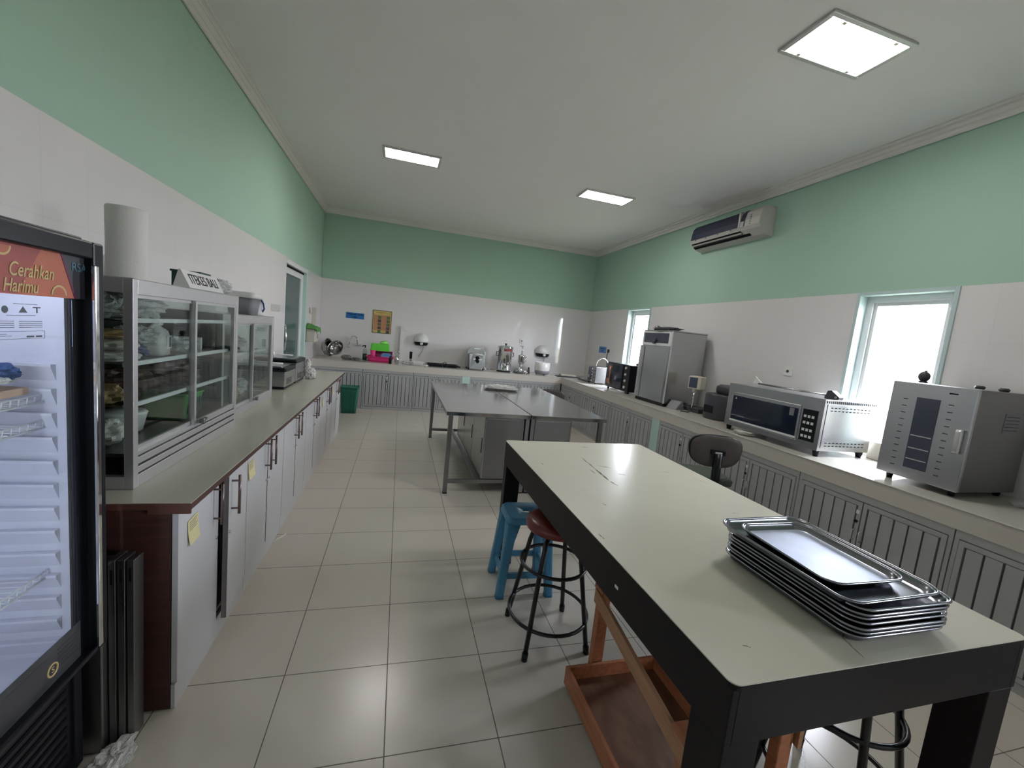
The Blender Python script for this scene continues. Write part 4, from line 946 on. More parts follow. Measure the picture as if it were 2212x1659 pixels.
# in the fridge
r = thing('food_packet', 'blue and clear food packet on the upper wire shelf inside the fridge', 'packet', (0.24, 1.22, 1.200)); b = MB(); b.crumple((0, 0, 0.034), 0.06, 0.115, 0.024, m_bagw, 0.25, 3, 5); b.build('film', parent=r)
b = MB(); b.crumple((0.02, 0.045, 0.042), 0.042, 0.05, 0.022, m_bcloth, 0.2, 3, 9); b.build('print', parent=r)
r = thing('food_box', 'flat orange white box under the packet in the fridge', 'box', (0.22, 1.22, 1.178)); b = MB(); b.box(-0.08, 0.06, -0.12, 0.12, 0, 0.020, mat('peach_card', (0.72, 0.50, 0.38), 0.5)); b.build('carton', parent=r, bevel=0.003)
r = thing('paper_roll', 'small black box and papers on top of the fridge', 'box', (0.26, 0.985, FT + 0.013)); b = MB(); b.box(-0.03, 0.09, -0.12, 0.035, 0.0, 0.055, m_paper); b.build('papers', parent=r); b = MB(); b.poly([(-0.02, -0.12, 0.0555), (-0.02, 0.03, 0.0555), (-0.02, -0.12, 0.15)], (0.09, 0, 0), m_black); b.build('cover', parent=r)

# folded aluminium frames leaning between fridge and cabinets
r = thing('aluminium_frames', 'bundle of tall aluminium frames standing between the fridge and the cabinets', 'frames', (0.33, 1.50, 0))
b = MB(); b.box(-0.30, 0.035, -0.055, 0.03, 0.0, 0.628, m_ssd); b.build('panel', parent=r, bevel=0.004)
for k in range(2 + 1):
    b = MB(); xx = 0.038 + k * 0.0215; b.box(xx, xx + 0.018, -0.03 + 0.006 * k, 0.035, 0.0, 0.640 - 0.004 * k, m_ssd); b.box(xx + 0.005, xx + 0.012, -0.031 + 0.006 * k, -0.029 + 0.006 * k, 0.56, 0.61, m_void); b.build('rail', parent=r, bevel=0.002)
r = thing('plastic_wrapper', 'crumpled dull plastic wrapper on the floor beside the fridge', 'wrapper', (0.41, 1.40, 0.0)); b = MB(); b.crumple((0, 0, 0.016), 0.045, 0.07, 0.016, m_bagw, 0.4, 3, 12); b.build('wrapper_sheet', parent=r)
r = thing('straw', 'white straw lying on the floor by the left cabinets', 'straw', (0.527, 2.83, 0.0035), math.atan2(0.09, 0.046)); b = MB(); b.cyl((-0.055, 0, 0), (0.055, 0, 0), 0.0035, m_paper, 8); b.build('tube', parent=r)

# ------------------------------------------------------------------ glass display cases
def case(x0, x1, y0, y1, z0, z1, label, shelves, mids, rails=True, hz=0.0):
    r = thing('display_case', label, 'display case', ((x0 + x1) / 2, (y0 + y1) / 2, z0), 0, 'aluminium glass display cases')
    X, Yh, Hh = (x1 - x0) / 2, (y1 - y0) / 2, z1 - z0; t = 0.028
    b = MB()
    for sx in (-1, 1):
        for sy in (-1, 1):
            xa, xb = sorted((sx * X, sx * (X - t))); ya, yb = sorted((sy * Yh, sy * (Yh - t))); b.box(xa, xb, ya, yb, 0, Hh, m_alu)
    for (za, zb) in ((Hh - 0.05, Hh), (0, 0.045)):
        b.box(-X, -X + t, -Yh + t, Yh - t, za, zb, m_alu); b.box(X - t, X, -Yh + t, Yh - t, za, zb, m_alu)
        b.box(-X + t, X - t, -Yh, -Yh + t, za, zb, m_alu); b.box(-X + t, X - t, Yh - t, Yh, za, zb, m_alu)
    gz0 = 0.045
    if rails:
        gz0 = 0.125
        for (za, zb, o_) in ((0.052, 0.075, 0.0), (0.084, 0.108, 0.0), (0.112, 0.128, -0.006)): b.box(X - t, X + o_, -Yh + t, Yh - t, za, zb, m_alu)
        b.box(X - t, X - 0.012, -Yh + t, Yh - t, 0.045, 0.112, m_void)
    b.box(-X + t, X - t, -Yh + t, Yh - t, gz0 - 0.016, gz0 - 0.004, m_ssd)
    b.box(-X, X, -Yh, Yh, Hh, Hh + 0.003, m_alu)
    b.build('case_frame', parent=r, bevel=0.002)
    b = MB(); b.box(-X + 0.006, -X + 0.010, -Yh + t, Yh - t, 0.045, Hh - 0.05, m_glassg); b.build('back_panel', parent=r)
    b = MB(); b.box(-X + t, X - t, -Yh + 0.010, -Yh + 0.014, 0.05, Hh - 0.05, m_glassg); b.build('side_glass', parent=r)
    b = MB(); b.box(-X + t, X - t, Yh - 0.014, Yh - 0.010, 0.05, Hh - 0.05, m_glassg); b.build('side_glass', parent=r)
    for z in shelves:
        b = MB(); zz = z - z0; b.box(-X + t, X - 0.045, -Yh + t, Yh - t, zz - 0.004, zz, m_glassg); sh = b.build('shelf', parent=r)
        b = MB(); b.box(X - 0.046, X - 0.036, -Yh + t, Yh - t, zz - 0.008, zz + 0.008, m_aluw); b.build('shelf_edge', parent=sh)
    m = mids - (y0 + y1) / 2
    for k, (a, c, off) in enumerate(((-Yh + t, m + 0.012, -0.022), (m - 0.012, Yh - t, -0.008))):
        d = MB(); f_ = 0.018; xa, xb = X + off - 0.008, X + off + 0.004; zt = Hh - 0.05
        d.box(xa, xb, a, a + f_, gz0, zt, m_alu); d.box(xa, xb, c - f_, c, gz0, zt, m_alu); d.box(xa, xb, a + f_, c - f_, gz0, gz0 + f_, m_alu); d.box(xa, xb, a + f_, c - f_, zt - 0.012, zt, m_alu)
        dd = d.build('sliding_door', parent=r)
        d = MB(); d.box((xa + xb) / 2 - 0.002, (xa + xb) / 2 + 0.002, a + f_, c - f_, gz0 + f_, zt - 0.012, m_glassg); d.build('glass', parent=dd)
        if k == 1: d = MB(); d.box(X, X + 0.012, m - 0.005, m + 0.085, gz0 + 0.006 , gz0 + 0.018, m_ssd); d.cyl((X + 0.006, m + 0.02, gz0 + 0.012), (X + 0.026, m + 0.02, gz0 + 0.012), 0.011, m_ssd); d.build('lock', parent=dd, bevel=0.002)
    return r
case(-0.150, 0.319, 1.697, 2.645, 0.7805, 1.514, 'large aluminium and glass display case on the worktop, nearer the fridge', (1.372, 1.218, 1.068), 2.165)
case(-0.150, 0.238, 2.665, 3.640, 0.7805, 1.410, 'smaller aluminium and glass display case behind the large one', (1.16,), 3.20, rails=False)
def simple(name, label, cat, loc, fn, group=None, rz=0.0, part='body', bevel=0.0):
    r = thing(name, label, cat, loc, rz, group); b = MB(); fn(b); b.build(part, parent=r, bevel=bevel); return r
cr = lambda rx, ry, rz_, m, amp, fr, sd: (lambda b: b.crumple((0, 0, rz_), rx, ry, rz_, m, amp, fr, sd))
G1 = 'bags and packets inside the large display case'
SH = [(0.908 + 0.001), 1.069, 1.219, 1.373]
simple('plastic_bag', 'crumpled clear plastic bag on the top shelf of the large display case', 'bag', (0.15, 1.97, SH[3]), cr(0.11, 0.13, 0.05, m_bagc, 0.35, 3, 21), G1)
simple('plastic_bag', 'clear bag pressed to the near end of the top shelf', 'bag', (0.15, 1.775, SH[3]), cr(0.11, 0.045, 0.048, m_bagw, 0.25, 3, 22), G1)
simple('food_packet', 'white packet at the near end of the second shelf from the top', 'packet', (0.19, 1.80, SH[2]), cr(0.09, 0.07, 0.020, m_flour, 0.15, 2, 23), G1)
simple('food_packet', 'white packet stacked on another, second shelf from the top', 'packet', (0.19, 1.80, SH[2] + 0.041), cr(0.085, 0.065, 0.02, m_flour, 0.15, 2, 24), G1)
simple('food_packet', 'uppermost white and green packet of the stack, second shelf', 'packet', (0.19, 1.80, SH[2] + 0.082), cr(0.08, 0.06, 0.017, m_tan, 0.2, 2, 25), G1)
simple('cloth_bundle', 'dark blue bundle on the second shelf of the large display case', 'cloth', (0.14, 1.97, SH[2]), cr(0.08, 0.075, 0.026, m_bcloth, 0.3, 3, 26), G1)
r = thing('white_canister', 'white plastic canister with a label on the second shelf of the large case', 'canister', (0.16, 2.115, SH[2]), 0.2)
b = MB(); b.loft([rrect(0.13, 0.12, 0.03, 0), rrect(0.135, 0.125, 0.035, 0.07), rrect(0.12, 0.11, 0.035, 0.105), rrect(0.07, 0.05, 0.02, 0.125), rrect(0.05, 0.05, 0.02, 0.135)], m_white); b.build('body', parent=r)
b = MB(); b.tube([(0.0, -0.055, 0.10), (0.03, -0.05, 0.132), (0.03, 0.045, 0.132), (0, 0.05, 0.10)], 0.009, m_white, 8); b.build('handle', parent=r)
b = MB(); b.box(0.067, 0.0695, -0.03, 0.035, 0.03, 0.085, m_paper); b.box(0.0695, 0.07, 0.0, 0.025, 0.035, 0.08, m_dgrey); b.build('label_sticker', parent=r)
simple('plastic_bag', 'clear bag beside the white canister', 'bag', (0.19, 1.965, SH[2] + 0.060), cr(0.06, 0.06, 0.03, m_bagc, 0.35, 3, 27), G1)
simple('plastic_bag', 'loose clear bag on the second shelf, right-hand door side', 'bag', (0.12, 2.33, SH[2]), cr(0.10, 0.11, 0.035, m_bagc, 0.35, 3, 28), G1)
simple('brown_bag', 'dark brown shiny bag on the third shelf, left of the centre post', 'bag', (0.13, 1.97, SH[1]), cr(0.11, 0.125, 0.050, m_bagb, 0.25, 3, 31), G1)
simple('brown_bag', 'dark brown shiny bag on the third shelf, right of the centre post', 'bag', (0.13, 2.35, SH[1]), cr(0.11, 0.16, 0.052, m_bagb, 0.25, 3, 32), G1)
simple('food_packet', 'tan packet at the near end of the third shelf', 'packet', (0.17, 1.775, SH[1]), cr(0.09, 0.04, 0.035, m_tan, 0.2, 3, 33), G1)
r = thing('plastic_basket', 'green plastic basket on the floor of the large display case', 'basket', (0.17, 2.30, SH[0]), 0.0)
b = MB(); b.loft([rrect(0.15, 0.15, 0.02, 0), rrect(0.18, 0.18, 0.02, 0.11), rrect(0.19, 0.19, 0.02, 0.115), rrect(0.19, 0.19, 0.02, 0.122), rrect(0.17, 0.17, 0.02, 0.122), rrect(0.145, 0.145, 0.02, 0.006)], m_gbask); b.build('basket_body', parent=r)
b = MB()
for k in range(6): b.box(0.080, 0.091, -0.062 + k * 0.022, -0.052 + k * 0.022, 0.025, 0.095, m_dgreen)
b.build('slots', parent=r)
simple('box_pack', 'upright pale box beside the green basket in the large display case', 'box', (0.12, 2.42, SH[0]), lambda b: b.box(-0.05, 0.05, -0.035, 0.035, 0, 0.125, m_paper), G1, 0.2, bevel=0.002)
simple('box_pack', 'upright grey tin at the far end of the large display case', 'box', (0.10, 2.53, SH[0]), lambda b: b.lathe([(0.045, 0), (0.045, 0.11), (0.03, 0.12)], m_grey, n=24), G1)
G2 = 'packets inside the smaller display case'
simple('box_pack', 'white carton in the smaller display case, near end', 'box', (0.08, 2.95, 0.826), lambda b: b.box(-0.05, 0.05, -0.06, 0.06, 0, 0.12, m_paper), G2, 0.15, bevel=0.002)
simple('box_pack', 'dark book-like box leaning in the smaller display case', 'box', (0.10, 3.10, 0.826), lambda b: b.box(-0.06, 0.06, -0.012, 0.012, 0, 0.17, m_grey), G2, 0.35, bevel=0.002)
simple('box_pack', 'small brown carton at the middle of the smaller display case', 'box', (0.08, 3.22, 0.826), lambda b: b.box(-0.04, 0.04, -0.05, 0.05, 0, 0.085, m_tan), G2, -0.1, bevel=0.002)
simple('plastic_bag', 'pale bag on the shelf of the smaller display case', 'bag', (0.03, 3.38, 1.161), cr(0.08, 0.13, 0.045, m_bagw, 0.3, 3, 41), G2)
simple('plastic_bag', 'pale plastic bag on the floor of the smaller display case', 'bag', (0.03, 3.42, 0.826), cr(0.09, 0.12, 0.06, m_bagc, 0.3, 3, 42), G2)

simple('flour_bag', 'white paper bag at the near end of the case floor', 'bag', (0.15, 1.80, SH[0]), cr(0.09, 0.06, 0.05, m_flour, 0.15, 3, 43), G1)
simple('white_tub', 'low white tub on the case floor between flour bag and green basket', 'tub', (0.12, 2.02, SH[0]), lambda b: b.lathe([(0.06, 0), (0.075, 0.07), (0.078, 0.075), (0.07, 0.082), (0.002, 0.084)], m_white, n=28), G1)
simple('folded_papers', 'small white card on the second shelf near the far end of the large case', 'card', (0.14, 2.52, SH[2]), lambda b: b.box(-0.05, 0.05, -0.04, 0.04, 0, 0.06, m_paper), G1, 0.3)

# on top of the cases
r = thing('paper_towel_roll', 'large white paper towel roll standing on the near display case', 'paper towel', (0.215, 1.865, 1.518))
b = MB(); b.lathe([(0.020, 0), (0.056, 0.0), (0.058, 0.004), (0.0575, 0.12), (0.0585, 0.243), (0.056, 0.248), (0.020, 0.248), (0.019, 0.12)], m_towel, n=40, cap0=False, cap1=False); b.build('roll', parent=r)
r = thing('name_sign', 'white sign reading ITEKES BALI leaning on top of the near display case', 'sign', (0.262, 2.30, 1.5185), 0.0)
b = MB(); b.poly([(-0.02, -0.18, 0.0), (0.045, -0.18, 0.0), (0.008, -0.18, 0.075), (0.0, -0.18, 0.075)], (0, 0.36, 0), m_white); b.build('board', parent=r, bevel=0.001)
t = text_mesh('lettering', 'ITEKES BALI', 0.066, m_ink, r, off=0.0, sx=0.82); nx = Vector((0.075, 0, 0.037)).normalized(); frame_xyz(t, Vector((0.0265, 0.0, 0.0375)) + nx * 0.001, (0, 1, 0), nx)
simple('card_box', 'dark green card box with a lid behind the name sign', 'box', (0.165, 2.525, 1.518), lambda b: (b.box(-0.06, 0.06, -0.11, 0.11, 0, 0.080, m_dgreen), b.box(-0.065, 0.065, -0.115, 0.0, 0.080, 0.09, m_dgreen)), None, 0.0, bevel=0.002)
simple('plastic_bag', 'small crumpled clear bag on the far corner of the near display case', 'bag', (0.26, 2.60, 1.518), cr(0.035, 0.04, 0.035, m_bagc, 0.4, 3, 51))
simple('clear_box', 'low clear plastic box behind the paper towel roll', 'box', (0.03, 2.14, 1.518), lambda b: b.box(-0.07, 0.07, -0.10, 0.10, 0, 0.09, m_bagc), None, 0.1, bevel=0.004)
r = thing('grey_tub', 'grey tub with a white lid on the smaller display case', 'tub', (0.11, 3.37, 1.4135))
b = MB(); b.loft([rrect(0.15, 0.15, 0.03, 0), rrect(0.18, 0.18, 0.03, 0.115)], m_grey); b.build('tub', parent=r)
b = MB(); b.loft([rrect(0.19, 0.19, 0.035, 0.115), rrect(0.20, 0.20, 0.035, 0.122), rrect(0.20, 0.20, 0.035, 0.145), rrect(0.16, 0.16, 0.035, 0.155)], m_white); b.build('lid', parent=r)
r = thing('white_jug', 'white jug with a dark blue handle beside the grey tub', 'jug', (0.14, 3.53, 1.4135)); b = MB(); b.lathe([(0.045, 0), (0.05, 0.02), (0.042, 0.10), (0.03, 0.125)], m_white, n=24); b.build('body', parent=r); b = MB(); b.tube([(0.04, 0, 0.02), (0.062, -0.02, 0.05), (0.055, -0.02, 0.09), (0.035, 0, 0.115)], 0.006, m_bcloth, 8); b.build('handle', parent=r)

# two small steel machines on the far worktop
def bmachine(label, y0, y1, top):
    r = thing('bread_maker', label, 'bread maker', (0.06, (y0 + y1) / 2, 0.7805), 0, 'small steel machines on the left worktop'); L = (y1 - y0) / 2; X = 0.185; 
    b = MB(); b.loft([rrect(2 * X - 0.02, 2 * L - 0.02, 0.012, 0.0), rrect(2 * X - 0.02, 2 * L - 0.02, 0.012, 0.022)], m_black, smooth=False); b.build('base', parent=r)
    b = MB(); b.box(-X, X, -L, L, 0.022, top - 0.045, m_ss); bd = b.build('body', parent=r, bevel=0.008, seg=3)
    b = MB()
    for k in range(5):
        for j in range(4): b.box(X, X + 0.001, -L + 0.05 + k * 0.035, -L + 0.066 + k * 0.035, 0.045 + j * 0.014, 0.052 + j * 0.014, m_void)
    for j in range(9): b.box(-X + 0.03, X - 0.12, -L - 0.001, -L, 0.04 + j * 0.012, 0.045 + j * 0.012, m_void)
    b.build('vent', parent=bd)
    b = MB(); b.loft([rrect(2 * X + 0.004, 2 * L + 0.004, 0.015, top - 0.045), rrect(2 * X + 0.004, 2 * L + 0.004, 0.015, top - 0.018), rrect(2 * X - 0.03, 2 * L - 0.03, 0.015, top - 0.012)], m_black); b.build('lid', parent=r)
    b = MB(); b.loft([rrect(2 * X - 0.06, 2 * L - 0.06, 0.015, top - 0.012), rrect(2 * X - 0.07, 2 * L - 0.07, 0.015, top - 0.004)], m_ss); b.build('lid_window', parent=r)
    return r
bmachine('small steel machine with black lid, the nearer of the two on the left worktop', 4.005, 4.375, 0.205)
bmachine('small steel machine with black lid, the farther of the two on the left worktop', 4.41, 4.80, 0.245)
r = thing('rolling_pin', 'clear and steel tube lying on the nearer small steel machine', 'tube', (0.03, 4.10, 0.7805 + 0.2205)); b = MB(); b.cyl((-0.14, 0, 0), (-0.05, 0, 0), 0.018, m_bagc, 16); b.cyl((-0.05, 0.0, 0), (0.17, 0.0, 0), 0.008, m_aluw, 12); b.build('tube', parent=r)
r = thing('steel_rod', 'steel rod with a white knob lying on the farther small steel machine', 'rod', (0.0, 4.52, 0.7805 + 0.263)); b = MB(); b.cyl((-0.10, 0.02, 0), (0.18, 0.02, 0), 0.006, m_aluw, 12); b.build('rod', parent=r); b = MB(); b.lathe([(0.018, -0.02), (0.022, 0), (0.018, 0.02)], m_cerw, n=16, T=Matrix.Translation((-0.0, 0.02, 0.0)) @ Matrix.Rotation(PI / 2, 4, 'Y')); b.build('knob', parent=r)
r = thing('plastic_bag', 'knotted white plastic bag beside the farther small steel machine', 'bag', (0.29, 4.83, 0.7805)); b = MB(); b.crumple((0, 0, 0.055), 0.055, 0.06, 0.055, m_bagw, 0.3, 3, 61); b.crumple((-0.02, -0.02, 0.15), 0.025, 0.035, 0.06, m_bagw, 0.3, 3, 62, flat=False); b.build('bag_body', parent=r)

# ------------------------------------------------------------------ things on the far counter (z = H)
Z = H + 0.0005
m_bowl = mat('bowl_steel', (0.42, 0.41, 0.40), 0.12, 1.0)
def bowl(label, x, y, z, R, tilt_x, tilt_z):
    r = thing('mixing_bowl', label, 'bowl', (x, y, z), 0, 'steel mixing bowls by the sink'); r.rotation_euler = (tilt_x, 0, tilt_z)
    b = MB(); b.lathe([(0.002, 0), (R * 0.45, 0.0), (R * 0.80, R * 0.22), (R * 0.96, R * 0.55), (R, R * 0.72), (R * 1.05, R * 0.735), (R * 1.05, R * 0.745), (R * 0.985, R * 0.74), (R * 0.945, R * 0.55), (R * 0.78, R * 0.235), (R * 0.44, 0.012), (0.002, 0.011)], m_bowl, n=44, cap0=False, cap1=False)
    b.build('bowl_shell', parent=r); return r
bowl('large steel bowl standing on its rim, leaning on the left wall', -0.03, 7.50, Z + 0.155, 0.15, 1.35, 1.30)
bowl('smaller shiny steel bowl leaning against the larger bowl, bottom outwards', 0.19, 7.55, Z + 0.135, 0.13, 1.05, -0.35)
simple('striped_cloth', 'crumpled dark striped dish cloth beside the steel bowls', 'cloth', (0.34, 7.48, Z), cr(0.07, 0.06, 0.035, m_dcloth, 0.4, 3, 71), 'dish cloths beside the sink')
simple('white_cloth', 'crumpled pale dish cloth at the edge of the sink', 'cloth', (0.50, 7.45, Z), cr(0.07, 0.06, 0.022, m_dcloth, 0.4, 3, 72), 'dish cloths beside the sink')
r = thing('sink', 'shallow steel sink rim let into the far worktop', 'sink', (0.50, 7.60, Z))
b = MB(); b.loft([rrect(0.36, 0.24, 0.04, 0), rrect(0.36, 0.24, 0.04, 0.006), rrect(0.32, 0.20, 0.04, 0.006), rrect(0.31, 0.19, 0.04, 0.001)], m_ssd, cap0=False); b.build('rim', parent=r)
r = thing('faucet', 'chrome gooseneck tap on the far wall above the sink', 'tap', (0.455, YF, 1.02))
b = MB(); pts = [(0.02, -0.002, 0), (0.02, -0.05, 0.0), (0.015, -0.06, 0.06)] + [(0.015 - 0.055 * (1 - math.cos(a)), -0.06 - 0.01, 0.09 + 0.06 * math.sin(a)) for a in [PI * k / 8 for k in range(9)]] + [(-0.105, -0.075, 0.04), (-0.125, -0.08, -0.02)]
b.tube(pts, 0.010, m_chrome, 10); b.build('spout', parent=r)
b = MB(); b.lathe([(0.014, 0), (0.022, -0.02), (0.022, -0.04), (0.016, -0.045)], m_chrome, c=(-0.125, -0.08, -0.015), n=16); b.build('nozzle', parent=r)
b = MB(); b.cyl((-0.02, -0.03, 0), (0.06, -0.03, 0), 0.013, m_chrome); b.cyl((0.06, -0.03, 0), (0.085, -0.035, 0.012), 0.009, m_chrome); b.build('valve', parent=r)
r = thing('soap_bottle', 'dark green soap bottle with black pump between tap and dish rack', 'bottle', (0.615, 7.74, Z))
b = MB(); b.lathe([(0.036, 0), (0.038, 0.01), (0.038, 0.10)], m_greenb, n=20); b.lathe([(0.038, 0.10), (0.037, 0.17), (0.02, 0.20), (0.014, 0.215)], m_glassg, n=20); b.build('bottle_body', parent=r)
b = MB(); b.cyl((0, 0, 0.21), (0, 0, 0.25), 0.009, m_black); b.tube([(0.01, 0, 0.245), (-0.02, -0.01, 0.245), (-0.05, -0.015, 0.225)], 0.009, m_black, 8); b.build('pump', parent=r)
r = thing('dish_rack', 'bright pink plastic dish rack on the far counter', 'dish rack', (0.885, 7.53, Z), 0.0)
w_, d_ = 0.43, 0.24
b = MB(); b.loft([rrect(w_ * 0.86, d_ * 0.86, 0.04, 0), rrect(w_ * 0.97, d_ * 0.97, 0.04, 0.055), rrect(w_ * 1.04, d_ * 1.04, 0.04, 0.085), rrect(w_ * 1.08, d_ * 1.10, 0.045, 0.085), rrect(w_ * 1.08, d_ * 1.10, 0.045, 0.095), rrect(w_ * 0.99, d_ * 0.99, 0.04, 0.095), rrect(w_ * 0.90, d_ * 0.90, 0.04, 0.03), rrect(w_ * 0.84, d_ * 0.84, 0.04, 0.008)], m_pink); b.build('basin', parent=r)
b = MB(); b.box(-0.15, 0.20, 0.085, 0.095, 0.08, 0.185, m_magd)
for k in range(9): b.box(-0.145 + k * 0.04, -0.135 + k * 0.04, -0.10, 0.09, 0.03, 0.036, m_magd)
b.build('rack_back', parent=r, bevel=0.003)
simple('pink_cup', 'pink cup standing in the left end of the dish rack', 'cup', (0.765, 7.47, Z + 0.03), lambda b: b.lathe([(0.032, 0), (0.044, 0.165), (0.040, 0.165), (0.028, 0.005)], m_pink, n=24, cap1=False))
r = thing('blue_plate', 'small blue plate propped in the pink dish rack', 'plate', (0.985, 7.455, Z + 0.105)); r.rotation_euler = (PI / 2 - 0.15, 0, 0)
b = MB(); b.loft([rrect(0.14, 0.085, 0.04, 0), rrect(0.17, 0.11, 0.045, 0.012), rrect(0.165, 0.105, 0.045, 0.014), rrect(0.13, 0.08, 0.04, 0.004)], m_bplate); b.build('plate', parent=r)
simple('magenta_tub', 'dark magenta tub inside the dish rack under the lime tub', 'tub', (0.91, 7.56, Z + 0.012), lambda b: b.loft([rrect(0.20, 0.11, 0.03, 0), rrect(0.26, 0.13, 0.03, 0.13), rrect(0.255, 0.125, 0.03, 0.13), rrect(0.19, 0.10, 0.03, 0.01)], m_magd))
r = thing('lime_tub', 'lime green rectangular tub turned over on top of the dish rack', 'tub', (0.875, 7.56, Z + 0.187)); b = MB(); b.loft([rrect(0.33, 0.19, 0.02, 0), rrect(0.33, 0.19, 0.02, 0.012), rrect(0.315, 0.175, 0.02, 0.012), rrect(0.295, 0.155, 0.03, 0.115), rrect(0.275, 0.135, 0.03, 0.122)], m_lime); b.build('tub', parent=r)
simple('lime_bowl', 'small light green bowl upside down on the lime tub', 'bowl', (0.935, 7.57, Z + 0.310), lambda b: b.lathe([(0.075, 0), (0.073, 0.02), (0.055, 0.045), (0.03, 0.055), (0.002, 0.056)], m_limel, n=28))
r = thing('cutlery_holder', 'steel tumbler of upright utensils right of the dish rack', 'utensil holder', (1.165, 7.42, Z))
b = MB(); b.lathe([(0.032, 0), (0.036, 0.13), (0.033, 0.13), (0.029, 0.004)], m_chrome, n=20, cap1=False); b.build('tumbler', parent=r)
for k, (dx, dy, h_) in enumerate(((0.01, 0.0, 0.21), (-0.015, 0.01, 0.19), (0.02, 0.012, 0.20), (-0.005, -0.015, 0.17))):
    b = MB(); b.cyl((0, 0, 0.01), (dx * 1.6, dy * 1.6, h_ - 0.03), 0.003, m_chrome, 6); b.sphere((dx * 1.7, dy * 1.7, h_ - 0.01), 0.013, 0.005, 0.022, m_chrome, 10, 6); b.build('utensil', parent=r)
simple('black_bottle', 'small black bottle right in front of the dish rack', 'bottle', (1.06, 7.30, Z), lambda b: b.lathe([(0.024, 0), (0.026, 0.09), (0.016, 0.115), (0.012, 0.12), (0.012, 0.135)], m_black, n=18))
r = thing('kitchen_knife', 'black handled knife block standing by the white pipe', 'knife', (1.40, 7.62, Z)); b = MB(); b.box(-0.025, 0.025, -0.02, 0.02, 0.09, 0.215, m_black); b.build('handle', parent=r, bevel=0.005); b = MB(); b.box(-0.02, 0.02, -0.004, 0.004, 0, 0.09, m_ss); b.build('blade', parent=r)
simple('glass_dish', 'crumpled foil and cling film right of the utensils', 'foil', (1.33, 7.40, Z), cr(0.075, 0.06, 0.035, m_bagc, 0.45, 4, 81))
simple('glass_box', 'square clear glass box with crossed marks left of the black griddle', 'box', (1.52, 7.37, Z), lambda b: b.loft([rrect(0.17, 0.12, 0.015, 0), rrect(0.19, 0.13, 0.015, 0.075), rrect(0.18, 0.12, 0.015, 0.075), rrect(0.16, 0.11, 0.015, 0.006)], m_bagc))
simple('white_bowl', 'low white dish right of the glass box', 'bowl', (1.66, 7.33, Z), lambda b: b.lathe([(0.03, 0), (0.045, 0.022), (0.042, 0.022), (0.028, 0.004)], m_cerw, n=20))
r = thing('griddle', 'long flat black griddle with a ring handle on the far counter', 'griddle', (1.955, 7.52, Z)); b = MB(); b.loft([rrect(0.50, 0.24, 0.02, 0.0), rrect(0.56, 0.28, 0.02, 0.045), rrect(0.55, 0.27, 0.02, 0.045), rrect(0.50, 0.24, 0.02, 0.03)], m_black, smooth=False); b.build('plate', parent=r)
b = MB(); b.ring((0, 0, 0), 0.045, 0.006, m_dgrey, 20, 6, T=Matrix.Translation((0.03, -0.145, 0.045)) @ Matrix.Rotation(PI / 2, 4, 'X')); b.build('handle', parent=r)
b = MB(); b.box(0.27, 0.33, -0.03, 0.03, 0.005, 0.025, m_black); b.build('side_grip', parent=r, bevel=0.004)
# steel box machine (grinder)
r = thing('dough_machine', 'squat steel machine with cut-off top corners and a dark mouth', 'machine', (2.555, 7.47, Z))
b = MB(); w = 0.165
b.poly([(-w, 0.02, 0.035), (w, 0.02, 0.035), (w, 0.02, 0.33), (w - 0.055, 0.02, 0.405), (-w + 0.055, 0.02, 0.405), (-w, 0.02, 0.33)], (0, 0.20, 0), m_ss); b.build('back_body', parent=r, bevel=0.006)
b = MB(); b.poly([(-0.135, -0.13, 0.015), (0.105, -0.13, 0.015), (0.12, -0.12, 0.27), (0.07, -0.10, 0.30), (-0.09, -0.10, 0.30), (-0.145, -0.12, 0.27)], (0, 0.15, 0), m_ss); b.build('front_body', parent=r, bevel=0.006)
b = MB(); b.poly([(-0.04, -0.131, 0.19), (-0.03, -0.131, 0.25), (0.02, -0.131, 0.25), (0.045, -0.131, 0.19), (0.03, -0.131, 0.14), (0.0, -0.131, 0.12), (-0.03, -0.131, 0.16)], (0, -0.002, 0), m_void); b.build('mouth', parent=r)
b = MB(); b.box(-0.075, -0.035, -0.142, -0.132, 0.185, 0.205, m_cerw); b.box(0.02, 0.07, -0.142, -0.132, 0.18, 0.20, m_cerw); b.build('roller', parent=r, bevel=0.003)
b = MB(); b.box(-0.05, 0.06, 0.012, 0.022, 0.370, 0.385, m_aluw); b.build('badge', parent=r)
b = MB(); b.cyl((0.165, 0.03, 0.05), (0.19, 0.0, 0.03), 0.016, m_chrome); b.cyl((0.19, 0.0, 0.03), (0.19, -0.02, 0.012), 0.010, m_chrome); b.build('drain_tap', parent=r)
for sx in (-0.14, 0.12):
    for sy in (-0.10, 0.16): b = MB(); b.cyl((sx, sy, 0), (sx, sy, 0.036), 0.014, m_black); b.build('foot', parent=r)
# urn
r = thing('water_urn', 'tall shiny steel water urn with black knob and red label', 'urn', (3.095, 7.50, Z))
b = MB(); b.lathe([(0.125, 0.02), (0.137, 0.03), (0.137, 0.05), (0.132, 0.06), (0.135, 0.43), (0.152, 0.435), (0.155, 0.45), (0.15, 0.46)], m_chrome, n=44); b.build('drum', parent=r)
b = MB(); b.lathe([(0.15, 0.46), (0.14, 0.475), (0.06, 0.492), (0.001, 0.494)], m_chrome, n=44); b.cyl((0, 0, 0.49), (0, 0, 0.505), 0.012, m_black); b.lathe([(0.012, 0.503), (0.026, 0.515), (0.026, 0.522), (0.001, 0.524)], m_black, n=16); b.build('lid', parent=r)
b = MB(); b.lathe([(0.132, 0), (0.132, 0.02)], m_black, n=36); b.build('base', parent=r)
b = MB(); b.lathe([(0.1365, 0.385), (0.1365, 0.42)], m_red2, n=44, cap0=False, cap1=False); 
